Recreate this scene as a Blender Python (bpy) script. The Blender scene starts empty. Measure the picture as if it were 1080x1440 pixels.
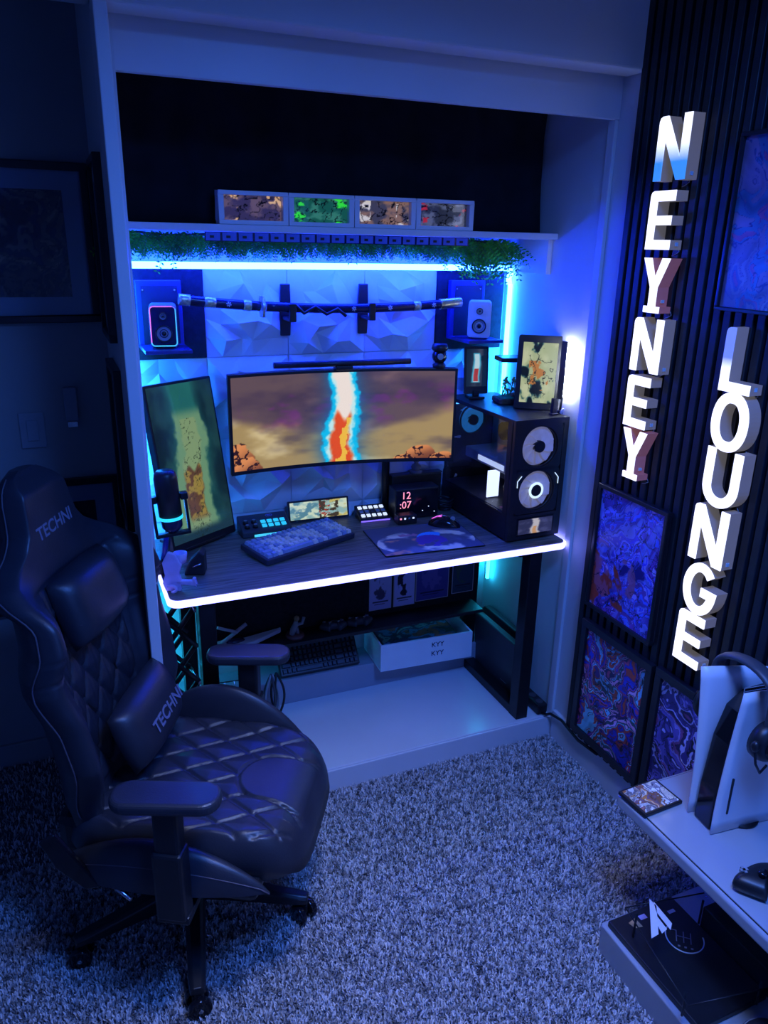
import bpy, bmesh, math, random
import numpy as np
from mathutils import Vector, Matrix
random.seed(7)
C = bpy.context.scene.collection
PI = math.pi
R = math.radians

# ------------------------------------------------------------------ camera
cam_d = bpy.data.cameras.new('camera')
cam_d.sensor_fit = 'VERTICAL'; cam_d.sensor_height = 36.0; cam_d.lens = 36.0*1081.34/1440.0
cam_d.clip_start = 0.02
cam = bpy.data.objects.new('camera', cam_d); C.objects.link(cam)
yaw, pit, rol = 4.06668445e-01, 3.38190995e-01, 2.16468380e-02
fw = Vector((math.sin(yaw)*math.cos(pit), math.cos(yaw)*math.cos(pit), -math.sin(pit)))
rt = Vector((math.cos(yaw), -math.sin(yaw), 0)); up = rt.cross(fw)
rt2 = math.cos(rol)*rt + math.sin(rol)*up; up2 = -math.sin(rol)*rt + math.cos(rol)*up
m = Matrix((rt2, up2, -fw)).transposed().to_4x4(); m.translation = (0, 0, 1.834)
cam.matrix_world = m
S = bpy.context.scene
S.camera = cam

# ------------------------------------------------------------------ world, lights, exposure
S.view_settings.view_transform = 'Standard'; S.view_settings.look = 'None'
S.view_settings.exposure = 0.0; S.view_settings.gamma = 1.0; S.view_settings.use_curve_mapping = False
w = bpy.data.worlds.new('world'); S.world = w; w.use_nodes = True
w.node_tree.nodes['Background'].inputs[0].default_value = (0.01, 0.02, 0.08, 1)
w.node_tree.nodes['Background'].inputs[1].default_value = 0.05

def area(name, loc, target, sx, sy, energy, color, spread=180):
    d = bpy.data.lights.new(name, 'AREA'); d.shape = 'RECTANGLE'; d.size = sx; d.size_y = sy
    d.energy = energy; d.color = color; d.spread = R(spread)
    o = bpy.data.objects.new(name, d); C.objects.link(o); o.location = loc
    o.rotation_euler = (Vector(target)-Vector(loc)).to_track_quat('-Z', 'Y').to_euler()
    return o
# the room's blue ceiling light and the glow of the screen wall behind the camera
area('ceiling_light_blue', (0.80, 0.42, 2.66), (0.80, 0.60, 0), .5, .5, 44.0, (0.05, 0.20, 1.0), 152)
area('carpet_fill', (0.60, .95, 2.70), (0.66, 1.25, 0), .4, .4, 4.0, (.50, .56, .85), 56)  # added fill to whiten the carpet, not a lamp of the room
area('screen_glow', (1.1, -0.9, 1.45), (1.0, 1.6, 0.5), 1.2, 0.7, 5.0, (0.09, 0.22, 1.0))

# ------------------------------------------------------------------ materials
def mat(name, col, rough=0.5, metal=0.0, spec=0.5, emit=None, es=1.0, noise=None, bump=None, alpha=None, trans=0.0, coat=0.0):
    m = bpy.data.materials.new(name); m.use_nodes = True
    nt = m.node_tree; b = nt.nodes['Principled BSDF']
    b.inputs['Base Color'].default_value = (*col, 1); b.inputs['Roughness'].default_value = rough
    b.inputs['Metallic'].default_value = metal; b.inputs['Specular IOR Level'].default_value = spec
    b.inputs['Transmission Weight'].default_value = trans; b.inputs['Coat Weight'].default_value = coat
    if emit: b.inputs['Emission Color'].default_value = (*emit, 1); b.inputs['Emission Strength'].default_value = es
    tc = nt.nodes.new('ShaderNodeTexCoord')
    if noise:   # (scale, amount)
        n = nt.nodes.new('ShaderNodeTexNoise'); n.inputs['Scale'].default_value = noise[0]; n.inputs['Detail'].default_value = 6
        nt.links.new(tc.outputs['Object'], n.inputs['Vector'])
        r = nt.nodes.new('ShaderNodeValToRGB'); a = noise[1]
        r.color_ramp.elements[0].position = .3; r.color_ramp.elements[1].position = .7
        r.color_ramp.elements[0].color = (*[c*(1-a) for c in col], 1); r.color_ramp.elements[1].color = (*[min(1, c*(1+a)) for c in col], 1)
        nt.links.new(n.outputs['Fac'], r.inputs['Fac']); nt.links.new(r.outputs['Color'], b.inputs['Base Color'])
    if bump:    # (scale, strength)
        n = nt.nodes.new('ShaderNodeTexNoise'); n.inputs['Scale'].default_value = bump[0]; n.inputs['Detail'].default_value = 4
        nt.links.new(tc.outputs['Object'], n.inputs['Vector'])
        k = nt.nodes.new('ShaderNodeBump'); k.inputs['Strength'].default_value = bump[1]; k.inputs['Distance'].default_value = .002
        nt.links.new(n.outputs['Fac'], k.inputs['Height']); nt.links.new(k.outputs['Normal'], b.inputs['Normal'])
    return m

M = {}
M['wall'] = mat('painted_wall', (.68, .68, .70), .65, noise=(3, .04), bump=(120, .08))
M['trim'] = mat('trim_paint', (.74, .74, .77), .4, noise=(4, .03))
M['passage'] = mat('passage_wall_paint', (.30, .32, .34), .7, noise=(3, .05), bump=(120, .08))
M['platform'] = mat('platform_laminate', (.72, .72, .76), .22, noise=(6, .03))
M['panel'] = mat('white_relief_panel', (.72, .73, .78), .5, noise=(8, .03))
M['felt'] = mat('charcoal_felt', (.012, .013, .018), .95, noise=(60, .4), bump=(300, .4))
M['slat'] = mat('black_slat', (.015, .017, .023), .5, noise=(20, .3), bump=(80, .2))
M['curtain'] = mat('black_curtain', (.006, .006, .010), .95, noise=(20, .4))
M['black'] = mat('black_plastic', (.012, .012, .015), .4, noise=(40, .2))
M['blackgloss'] = mat('black_gloss', (.008, .008, .012), .12, noise=(20, .2))
M['blackmetal'] = mat('black_metal', (.014, .014, .017), .38, metal=.3, noise=(30, .2))
M['leather'] = mat('black_leather', (.026, .028, .040), .40, spec=.55, noise=(15, .15), bump=(260, .2))
M['piping'] = mat('grey_piping', (.10, .08, .10), .6, noise=(30, .1))
M['thread'] = mat('logo_thread', (.20, .21, .30), .6, noise=(100, .1))
M['white'] = mat('white_plastic', (.78, .78, .82), .3, noise=(10, .03))
M['grey'] = mat('grey_plastic', (.30, .31, .34), .4, noise=(15, .08))
M['darkgrey'] = mat('dark_grey_plastic', (.06, .06, .07), .45, noise=(15, .1))
M['steel'] = mat('steel', (.55, .56, .6), .25, metal=1, noise=(30, .08))
M['gold'] = mat('brass_gold', (.78, .66, .30), .25, metal=.9, noise=(40, .15))
M['silverfit'] = mat('aged_silver', (.70, .68, .42), .35, metal=.8, noise=(120, .35))
M['lacquer'] = mat('blue_lacquer', (.012, .016, .07), .18, noise=(30, .2))
M['whitepaint'] = mat('white_paint', (.8, .8, .8), .5, noise=(30, .03))
M['blueshelf'] = mat('blue_lacquer_shelf', (.03, .035, .22), .4, noise=(20, .1))
M['shelfdark'] = mat('dark_shelf_board', (.012, .014, .04), .5, noise=(20, .2))
M['purple'] = mat('lilac_resin', (.52, .42, .72), .35, noise=(25, .15))
M['keyblue'] = mat('blue_keycap', (.34, .40, .60), .45, noise=(60, .1))
M['keylight'] = mat('pale_blue_keycap', (.86, .80, .76), .45, noise=(60, .1))
M['keydark'] = mat('dark_keycap', (.03, .035, .06), .45, noise=(60, .1))
M['green'] = mat('fern_leaf', (.05, .42, .010), .55, noise=(14, .5))
M['stem'] = mat('fern_stem', (.05, .09, .04), .7, noise=(20, .2))
M['soil'] = mat('brown_soil', (.16, .08, .04), .9, noise=(60, .5), bump=(100, .5))
M['moss'] = mat('green_moss', (.05, .30, .10), .9, noise=(60, .5), bump=(100, .5))
M['stone'] = mat('grey_stone', (.28, .26, .25), .7, noise=(40, .2))
M['card'] = mat('pale_card', (.55, .55, .62), .6, noise=(20, .05))
M['skin'] = mat('tan_resin', (.45, .25, .12), .5, noise=(40, .2))
M['baseboard'] = mat('baseboard_paint', (.66, .66, .70), .45, noise=(6, .03))
M['step'] = mat('step_paint', (.34, .34, .40), .5, noise=(6, .05))
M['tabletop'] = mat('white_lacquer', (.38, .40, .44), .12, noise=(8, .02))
M['metalframe'] = mat('black_frame', (.012, .013, .018), .3, noise=(25, .2))
M['mount'] = mat('paper_mount', (.30, .33, .38), .8, noise=(10, .05))
def emis(name, col, s=1.0, base=(.8, .8, .8)):
    return mat(name, base, .4, emit=col, es=s, noise=(10, .02))
M['ledcyan'] = emis('cyan_led', (.82, 3.8, 140), 1.0)
M['ledazure'] = emis('azure_led', (.78, 13.0, 60), 1.0)
M['ledteal'] = emis('teal_strip', (.25, 9.0, 16.0), 1.0)
M['ledwhite'] = emis('white_led', (1.08, 1.08, 4.6), 1.0)
M['letter'] = emis('lit_letter', (1.2, 1.2, 1.3), 1.0)
M['lettershell'] = mat('letter_shell', (.24, .225, .225), .5, emit=(.065, .060, .058), noise=(20, .05))  # faint emission stands in for sign light through the shells
M['lettershellpink'] = mat('letter_shell_pink', (.38, .15, .17), .5, emit=(.09, .035, .04), noise=(20, .1))
M['amber'] = emis('clock_digit', (1.0, .25, .2), 1.2)
M['cyankey'] = emis('cyan_key', (.02, .55, .95), 1.0, (.1, .1, .1))
M['paleled'] = emis('pale_led', (.8, .9, 1.0), .9)
M['fanlit'] = mat('frosted_fan', (.42, .42, .52), .35, emit=(.30, .30, .42), es=.28, noise=(30, .15))
M['fanblue'] = mat('blue_fan', (.1, .25, .5), .4, emit=(.02, .22, .55), es=.5, noise=(30, .2))
M['lightplate'] = emis('light_plate', (1.6, 1.7, 2.2), 1.0)
M['bluestrip'] = emis('blue_strip', (.3, 1.6, 6.0), 1.0)
M['ring'] = emis('ring_led', (.7, .9, 1.0), 1.0)
M['purpleled'] = emis('violet_led', (.25, .1, 1.0), 1.0)
M['pinkled'] = emis('magenta_led', (1.0, .12, .8), 1.0)
M['tealled'] = emis('teal_led', (.05, .7, .8), .9)
M['lampwhite'] = emis('lamp_white', (120, 134, 155), 1.0)

def glass(name, col=(.9, .95, 1), rough=.02, f0=.04):
    m = bpy.data.materials.new(name); m.use_nodes = True; nt = m.node_tree; nt.nodes.clear()
    o = nt.nodes.new('ShaderNodeOutputMaterial'); t = nt.nodes.new('ShaderNodeBsdfTransparent'); g = nt.nodes.new('ShaderNodeBsdfGlossy')
    lw = nt.nodes.new('ShaderNodeLayerWeight'); lw.inputs['Blend'].default_value = .5
    pw = nt.nodes.new('ShaderNodeMath'); pw.operation = 'POWER'; pw.inputs[1].default_value = 5
    ma = nt.nodes.new('ShaderNodeMapRange'); ma.inputs['To Min'].default_value = f0; ma.inputs['To Max'].default_value = 1
    x = nt.nodes.new('ShaderNodeMixShader')
    t.inputs['Color'].default_value = (*col, 1); g.inputs['Roughness'].default_value = rough
    nt.links.new(lw.outputs['Facing'], pw.inputs[0]); nt.links.new(pw.outputs[0], ma.inputs[0])
    nt.links.new(ma.outputs[0], x.inputs[0]); nt.links.new(t.outputs[0], x.inputs[1]); nt.links.new(g.outputs[0], x.inputs[2]); nt.links.new(x.outputs[0], o.inputs[0])
    return m
M['glass'] = glass('clear_glass'); M['smoke'] = glass('smoked_glass', (.80, .84, .92), .02, .07)

def attr_mat(name, emission=0.0, rough=.3, base=1.0):
    m = bpy.data.materials.new(name); m.use_nodes = True; nt = m.node_tree; b = nt.nodes['Principled BSDF']
    a = nt.nodes.new('ShaderNodeVertexColor'); a.layer_name = 'Col'
    b.inputs['Roughness'].default_value = rough
    if base > 0: nt.links.new(a.outputs['Color'], b.inputs['Base Color'])
    else: b.inputs['Base Color'].default_value = (.01, .01, .012, 1)
    if emission: nt.links.new(a.outputs['Color'], b.inputs['Emission Color']); b.inputs['Emission Strength'].default_value = emission
    return m
M['print'] = attr_mat('glossy_print', 0, .28)
M['matprint'] = attr_mat('matte_print', 0, .8)
M['screen'] = attr_mat('lit_screen', .82, .12, 0)
M['screendim'] = attr_mat('dim_screen', .75, .08, 0)
M['backlit'] = attr_mat('backlit_print', .8, .12, .3)

def wood_mat():
    m = bpy.data.materials.new('black_oak'); m.use_nodes = True; nt = m.node_tree; b = nt.nodes['Principled BSDF']
    tc = nt.nodes.new('ShaderNodeTexCoord'); mp = nt.nodes.new('ShaderNodeMapping'); mp.inputs['Scale'].default_value = (1.2, 22, 22)
    n = nt.nodes.new('ShaderNodeTexNoise'); n.inputs['Scale'].default_value = 5; n.inputs['Detail'].default_value = 8; n.inputs['Distortion'].default_value = 1.0
    r = nt.nodes.new('ShaderNodeValToRGB'); r.color_ramp.elements[0].position = .35; r.color_ramp.elements[1].position = .7
    r.color_ramp.elements[0].color = (.075, .065, .052, 1); r.color_ramp.elements[1].color = (.27, .24, .20, 1)
    nt.links.new(tc.outputs['Object'], mp.inputs[0]); nt.links.new(mp.outputs[0], n.inputs['Vector']); nt.links.new(n.outputs['Fac'], r.inputs[0])
    nt.links.new(r.outputs[0], b.inputs['Base Color']); b.inputs['Roughness'].default_value = .45
    k = nt.nodes.new('ShaderNodeBump'); k.inputs['Strength'].default_value = .3; k.inputs['Distance'].default_value = .001
    nt.links.new(n.outputs['Fac'], k.inputs['Height']); nt.links.new(k.outputs[0], b.inputs['Normal'])
    return m
M['wood'] = wood_mat()

def carpet_mat():
    m = bpy.data.materials.new('carpet_fibre'); m.use_nodes = True; nt = m.node_tree; b = nt.nodes['Principled BSDF']
    a = nt.nodes.new('ShaderNodeVertexColor'); a.layer_name = 'Col'
    nt.links.new(a.outputs['Color'], b.inputs['Base Color']); b.inputs['Roughness'].default_value = .9
    b.inputs['Specular IOR Level'].default_value = .15
    return m
M['carpet'] = carpet_mat()
M['carpetbase'] = mat('carpet_backing', (.12, .12, .14), .95, noise=(200, .4), bump=(200, .6))

# ------------------------------------------------------------------ mesh helpers
class MB:
    def __init__(s): s.v = []; s.f = []; s.sm = []
    def add(s, vs, fs, smooth=False):
        o = len(s.v); s.v += [tuple(p) for p in vs]; s.f += [[i+o for i in f] for f in fs]; s.sm += [smooth]*len(fs); return s
    def box(s, x0, x1, y0, y1, z0, z1, mx=None):
        vs = [Vector((x, y, z)) for x in (x0, x1) for y in (y0, y1) for z in (z0, z1)]
        if mx: vs = [mx @ p for p in vs]
        return s.add(vs, [(0,1,3,2),(4,6,7,5),(0,4,5,1),(2,3,7,6),(0,2,6,4),(1,5,7,3)])
    def cyl(s, a, b, r, n=16, r2=None, caps=True):
        a = Vector(a); b = Vector(b); d = (b-a).normalized(); r2 = r if r2 is None else r2
        x = d.orthogonal().normalized(); y = d.cross(x)
        vs = [p+(x*math.cos(2*PI*i/n)+y*math.sin(2*PI*i/n))*q for p, q in ((a, r), (b, r2)) for i in range(n)]
        s.add(vs, [(i, (i+1) % n, n+(i+1) % n, n+i) for i in range(n)], True)
        if caps: s.add(vs[:n], [list(range(n))[::-1]]); s.add(vs[n:], [list(range(n))])
        return s
    def tube(s, path, r, n=8, closed=False, caps=True):
        P = [Vector(p) for p in path]; N = len(P); rs = r if isinstance(r, (list, tuple)) else [r]*N
        up = None; vs = []
        for i, p in enumerate(P):
            t = (P[(i+1) % N]-P[i-1]) if closed else (P[min(i+1, N-1)]-P[max(i-1, 0)])
            t.normalize()
            if up is None: up = t.orthogonal().normalized()
            up = (up-t*up.dot(t)).normalized(); b = t.cross(up)
            vs += [p+(up*math.cos(2*PI*k/n)+b*math.sin(2*PI*k/n))*rs[i] for k in range(n)]
        fs = [(i*n+k, i*n+(k+1) % n, ((i+1) % N)*n+(k+1) % n, ((i+1) % N)*n+k) for i in range(N if closed else N-1) for k in range(n)]
        s.add(vs, fs, True)
        if caps and not closed: s.add(vs[:n], [list(range(n))[::-1]]); s.add(vs[-n:], [list(range(n))])
        return s
    def lathe(s, prof, n=24, mx=None):   # prof: (radius, z)
        vs = [Vector((r*math.cos(2*PI*i/n), r*math.sin(2*PI*i/n), z)) for r, z in prof for i in range(n)]
        if mx: vs = [mx @ p for p in vs]
        return s.add(vs, [(k*n+i, k*n+(i+1) % n, (k+1)*n+(i+1) % n, (k+1)*n+i) for k in range(len(prof)-1) for i in range(n)], True)
    def prism(s, pts, d, mx, z0=0.0, cap=True):
        n = len(pts); vs = [mx @ Vector((x, y, z)) for z in (z0, z0+d) for x, y in pts]
        s.add(vs, [(i, (i+1) % n, n+(i+1) % n, n+i) for i in range(n)])
        if cap: s.add(vs[:n], [list(range(n))[::-1]]); s.add(vs[n:], [list(range(n))])
        return s
    def ribbon(s, pts, wd, d, mx, z0=0.0, closed=False):
        n = len(pts); L = []; Rr = []
        for i in range(n):
            a = Vector(pts[i-1]) if (i > 0 or closed) else None; p = Vector(pts[i]); b = Vector(pts[(i+1) % n]) if (i < n-1 or closed) else None
            d1 = (p-a).normalized() if a is not None else (b-p).normalized(); d2 = (b-p).normalized() if b is not None else d1
            n1 = Vector((-d1.y, d1.x)); n2 = Vector((-d2.y, d2.x)); mm = (n1+n2).normalized(); k = 1/max(.5, mm.dot(n1))
            L.append(p+mm*wd/2*k); Rr.append(p-mm*wd/2*k)
        vs = [mx @ Vector((q.x, q.y, z)) for z in (z0, z0+d) for Q in (L, Rr) for q in Q]
        fs = []
        for i in range(n if closed else n-1):
            j = (i+1) % n; a, b, c, e = 0, n, 2*n, 3*n
            fs += [(c+i, e+i, e+j, c+j), (a+i, a+j, b+j, b+i), (a+i, c+i, c+j, a+j), (b+i, b+j, e+j, e+i)]
        if not closed: fs += [(0, n, 3*n, 2*n), (n-1, 3*n-1, 4*n-1, 2*n-1)]
        return s.add(vs, fs)
    def sphere(s, c, r, n=16, sc=(1, 1, 1)):
        c = Vector(c); prof = [(max(1e-4, math.sin(PI*k/(n//2))), -math.cos(PI*k/(n//2))) for k in range(n//2+1)]
        mx = Matrix.Translation(c) @ Matrix.Diagonal((r*sc[0], r*sc[1], r*sc[2], 1))
        return s.lathe(prof, n, mx)
    def grid(s, P, smooth=True, wrap=False):   # P[i][j] -> Vector
        a = len(P); b = len(P[0])
        return s.add([p for row in P for p in row], [(i*b+j, (i+1)*b+j, (i+1)*b+(j+1) % b, i*b+(j+1) % b) for i in range(a-1) for j in range(b if wrap else b-1)], smooth)

def obj(name, mb, ma, parent=None, bevel=0, fix=True, seg=2):
    me = bpy.data.meshes.new(name); me.from_pydata([tuple(v) for v in mb.v], [], mb.f)
    me.polygons.foreach_set('use_smooth', mb.sm)
    if fix:
        bm = bmesh.new(); bm.from_mesh(me); bmesh.ops.remove_doubles(bm, verts=bm.verts, dist=1e-6)
        bmesh.ops.recalc_face_normals(bm, faces=bm.faces); bm.to_mesh(me); bm.free()
    me.materials.append(ma if not isinstance(ma, str) else M[ma]); me.update()
    o = bpy.data.objects.new(name, me); C.objects.link(o)
    if parent: o.parent = parent
    if bevel:
        b = o.modifiers.new('bevel', 'BEVEL'); b.width = bevel; b.segments = seg; b.limit_method = 'ANGLE'; b.angle_limit = R(40)
    return o
def tag(o, label, cat, group=None, kind=None):
    o['label'] = label; o['category'] = cat
    if group: o['group'] = group
    if kind: o['kind'] = kind
    return o
def thing(name, label, cat, loc=(0, 0, 0), rz=0, group=None, rot=None):
    o = bpy.data.objects.new(name, None); C.objects.link(o); o.empty_display_size = .05
    o.location = loc; o.rotation_euler = rot if rot else (0, 0, rz)
    return tag(o, label, cat, group)
def struct(name, mb, ma, bevel=0):
    o = obj(name, mb, ma, None, bevel); o['kind'] = 'structure'; return o
def dup(o, parent, loc=None):
    c = o.copy(); C.objects.link(c); c.parent = parent
    if loc is not None: c.location = loc
    return c
def B(*a, mx=None): return MB().box(*a, mx=mx)
def frame_mx(o, x, y):
    x = Vector(x).normalized(); y = Vector(y).normalized(); z = x.cross(y)
    mm = Matrix((x, y, z)).transposed().to_4x4(); mm.translation = o; return mm
def rrect(w_, h, r, n=5, cx=0, cy=0):
    pts = []
    for sx, sy, a0 in ((1, 1, 0), (-1, 1, 90), (-1, -1, 180), (1, -1, 270)):
        for k in range(n+1):
            a = R(a0+90*k/n); pts.append((cx+sx*(w_/2-r)+r*math.cos(a), cy+sy*(h/2-r)+r*math.sin(a)))
    return pts
def text(name, body, size, mx, ma, parent, ext=.0008, bold=False, shear=0):
    cu = bpy.data.curves.new(name, 'FONT'); cu.body = body; cu.size = size; cu.extrude = ext; cu.align_x = 'CENTER'; cu.align_y = 'CENTER'; cu.shear = shear
    if bold: cu.offset = size*.018
    t = bpy.data.objects.new(name, cu); C.objects.link(t)
    me = bpy.data.meshes.new_from_object(t.evaluated_get(bpy.context.evaluated_depsgraph_get()))
    bpy.data.objects.remove(t); bpy.data.curves.remove(cu)
    me.transform(mx); me.materials.clear(); me.materials.append(M[ma]); me.name = name
    o = bpy.data.objects.new(name, me); C.objects.link(o)
    if parent: o.parent = parent
    return o

# ------------------------------------------------------------------ flat pictures (prints and screens): colours per vertex
def vnoise(x, y, seed):
    xi = np.floor(x).astype(np.int64); yi = np.floor(y).astype(np.int64); xf = x-xi; yf = y-yi
    def h(a, b):
        n = (a*374761393+b*668265263+seed*1442695041) & 0x7fffffff
        n = ((n ^ (n >> 13))*1274126177) & 0x7fffffff
        return ((n ^ (n >> 16)) & 0xffff)/65535.0
    sx = xf*xf*(3-2*xf); sy = yf*yf*(3-2*yf)
    return (h(xi, yi)*(1-sx)+h(xi+1, yi)*sx)*(1-sy)+(h(xi, yi+1)*(1-sx)+h(xi+1, yi+1)*sx)*sy
def fbm(x, y, seed, o=4):
    t = 0; a = .5; s = 0
    for k in range(o): t = t+a*vnoise(x*2**k, y*2**k, seed+k*17); s += a; a *= .5
    return t/s
def mixc(a, b, t):
    return a*(1-t[..., None])+np.array(b)/255.0*t[..., None] if not isinstance(b, np.ndarray) else a*(1-t[..., None])+b*t[..., None]
def sstep(a, b, x):
    t = np.clip((x-a)/(b-a), 0, 1); return t*t*(3-2*t)
def const(u, c): return np.ones(u.shape+(3,))*np.array(c)/255.0
def swirl_art(cols, seed, fx=3.0, fy=3.0, ink=(10, 10, 25), inkw=.035, bands=5, warp=1.2):
    def f(u, v):
        a = fbm(u*fx, v*fy, seed); b = fbm(u*fx+7, v*fy+3, seed+5)
        x = u*fx+warp*2*(a-.5); y = v*fy+warp*2*(b-.5)
        n = fbm(x*1.3, y*1.3, seed+9); q = np.clip((n-.25)/.5, 0, .999)*len(cols)*1.6
        k = np.floor(q).astype(int) % len(cols)
        out = np.array(cols)[k]/255.0
        sh = fbm(x*3, y*3, seed+31, 3); out = out*(.65+.7*sh)[..., None]
        e = np.abs((q*bands/5) % 1-.5); out = mixc(out, ink, 1-sstep(0, inkw*3, .5-e))
        e2 = np.abs(fbm(x*2.2, y*2.2, seed+77)-.5); out = mixc(out, ink, (1-sstep(inkw*.4, inkw*.9, e2))*.9)
        return np.clip(out, 0, 1)
    return f
def flame(u, v, cx, w0, seed, tip=1.0):
    wob = (fbm(u*6, v*5, seed)-.5)*.6
    wd = w0*(1.05-.35*v+wob*.6)
    d = np.abs(u-cx+.04*np.sin(v*7)*w0*4)/np.maximum(wd, 1e-3)
    return d
def art(name, wd, ht, fn, nx, ny, mx, ma, parent, curve=None):
    u, v = np.meshgrid(np.linspace(0, 1, nx+1), np.linspace(0, 1, ny+1))
    col = np.clip(fn(u, v), 0, 1); lin = np.where(col <= .04045, col/12.92, ((col+.055)/1.055)**2.4)
    x = (u-.5)*wd; y = (v-.5)*ht; z = curve(x) if curve else np.zeros_like(x)
    P = np.stack([x, y, z, np.ones_like(x)], -1).reshape(-1, 4) @ np.array(mx).T
    n = (nx+1)*(ny+1); idx = np.arange(n).reshape(ny+1, nx+1)
    q = np.stack([idx[:-1, :-1], idx[:-1, 1:], idx[1:, 1:], idx[1:, :-1]], -1).reshape(-1, 4)
    me = bpy.data.meshes.new(name); me.vertices.add(n); me.vertices.foreach_set('co', P[:, :3].astype(np.float32).ravel())
    me.loops.add(q.size); me.loops.foreach_set('vertex_index', q.ravel().astype(np.int32)); me.polygons.add(len(q))
    me.polygons.foreach_set('loop_start', np.arange(0, q.size, 4, dtype=np.int32))
    me.update(calc_edges=True); me.validate()
    at = me.color_attributes.new('Col', 'FLOAT_COLOR', 'POINT')
    at.data.foreach_set('color', np.concatenate([lin.reshape(-1, 3), np.ones((n, 1))], 1).astype(np.float32).ravel())
    me.polygons.foreach_set('use_smooth', [True]*len(q))
    me.materials.append(M[ma]); o = bpy.data.objects.new(name, me); C.objects.link(o)
    if parent: o.parent = parent
    return o

# ------------------------------------------------------------------ the room
XW = 1.653; YB = 2.70; YF = 1.99; ZC = 2.72
floor = struct('floor', B(-2.0, XW, -1.8, 2.72, -.05, 0), 'carpetbase')
struct('ceiling', B(-2.0, XW, -1.8, 2.78, ZC, ZC+.05), 'wall')
wr = struct('wall_right', B(XW, XW+.08, -1.8, 2.78, -.05, ZC), 'wall')
wb = struct('wall_back', B(.20, XW, YB, YB+.08, 0, ZC), 'wall')
struct('wall_front', B(.158, XW, YF, 2.09, 2.306, ZC), 'wall', .006)          # wall above the alcove opening
struct('wall_front_left', B(-2.0, .158, YF, 2.09, 2.315, ZC), 'wall', .006)
struct('trim_1', B(.19, XW, 2.104, 2.126, 2.195, 2.40), 'trim', .002)          # fascia board
struct('trim_2', B(.158, .188, 1.985, 2.10, 0, 2.306), 'trim', .003)           # left jamb
struct('wall_left', MB().box(.165, .205, 2.10, 2.78, 0, ZC), 'wall')           # partition left of the alcove
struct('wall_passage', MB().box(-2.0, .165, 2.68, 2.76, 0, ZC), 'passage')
struct('wall_behind', MB().box(-2.0, XW, -1.88, -1.8, 0, ZC), 'wall')
struct('wall_far_left', MB().box(-2.08, -2.0, -1.88, 2.76, 0, ZC), 'wall')
struct('trim_3', B(1.640, XW, 2.108, 2.14, .09, 2.195), 'trim', .002)          # moulding on the right wall
struct('baseboard_right', B(1.636, XW, -1.8, 2.100, 0, .128), 'baseboard', .004)
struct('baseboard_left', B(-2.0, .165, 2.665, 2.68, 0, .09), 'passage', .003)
struct('trim_platform', MB().box(.19, XW, 2.12, YB, 0, .092).box(.19, XW, 2.112, 2.12, 0, .088), 'platform', .003)
struct('baseboard_back', B(.205, XW, 2.56, YB, .092, .20), 'step', .003)
struct('trim_cleat', B(XW-.02, XW, 2.395, YB, 1.735, 1.852), 'trim', .002)     # board on the right wall that carries the shelf

# carpet pile
def carpet():
    rng = np.random.default_rng(3)
    pts = []
    for x0, x1, y0, y1, p in ((-.9, 1.64, .82, 2.108, .0039), (-.9, .155, 2.108, 2.66, .0075)):
        gx, gy = np.meshgrid(np.arange(x0, x1, p), np.arange(y0, y1, p))
        pts.append(np.stack([gx.ravel(), gy.ravel()], 1)+rng.uniform(-p*.6, p*.6, (gx.size, 2)))
    P = np.concatenate(pts); n = len(P)
    cl = fbm(P[:, 0]*105, P[:, 1]*105, 5, 2); cl = np.clip((cl-.5)*2+.5, 0, 1)
    h = .007+.013*cl*(.5+.5*rng.random(n)); a = rng.uniform(0, 2*PI, n); ln = (rng.random(n)*.006+.002)
    b = a+rng.uniform(-.9, .9, n); wd = .0021
    ca, sa = np.cos(a), np.sin(a); V = np.zeros((n, 6, 3))
    for k, (t, ww) in enumerate(((0, 1), (.6, 1.1), (1, .5))):
        cx = P[:, 0]+np.cos(b)*ln*t*t; cy = P[:, 1]+np.sin(b)*ln*t*t; cz = h*(t*(1.35-.35*t))
        for s_, sg in ((0, -1), (1, 1)):
            V[:, 2*k+s_, 0] = cx-sa*wd*ww*sg; V[:, 2*k+s_, 1] = cy+ca*wd*ww*sg; V[:, 2*k+s_, 2] = cz
    base = (np.arange(n)*6)[:, None, None]
    q = (base+np.array([[0, 1, 3, 2], [2, 3, 5, 4]])[None]).reshape(-1, 4)
    me = bpy.data.meshes.new('carpet_pile'); me.vertices.add(n*6); me.vertices.foreach_set('co', V.astype(np.float32).ravel())
    me.loops.add(q.size); me.loops.foreach_set('vertex_index', q.ravel().astype(np.int32)); me.polygons.add(len(q))
    me.polygons.foreach_set('loop_start', np.arange(0, q.size, 4, dtype=np.int32)); me.update(calc_edges=True)
    tone = np.minimum(1.0, (.40+.7*rng.random(n))*(.35+1.1*cl))
    colv = np.ones((n, 6, 4)); colv[..., :3] = (np.array([.78, .75, .76])[None]*tone[:, None])[:, None, :]
    at = me.color_attributes.new('Col', 'FLOAT_COLOR', 'POINT'); at.data.foreach_set('color', colv.astype(np.float32).ravel())
    me.materials.append(M['carpet']); o = bpy.data.objects.new('carpet', me); C.objects.link(o)
    tag(o, 'grey shaggy carpet pile covering the whole floor', 'carpet', kind='stuff')
carpet()

# slats on the right wall
obj('slat_backing', B(1.640, XW, -.4, 1.994, .128, ZC), 'felt', wr)
sl = obj('slat', B(1.622, 1.640, -.012, .012, .128, ZC), 'slat', wr, .0015, seg=1); sl.location = (0, 1.981, 0)
for k in range(1, 46): dup(sl, wr, (0, 1.981-k*.0365, 0))

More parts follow.
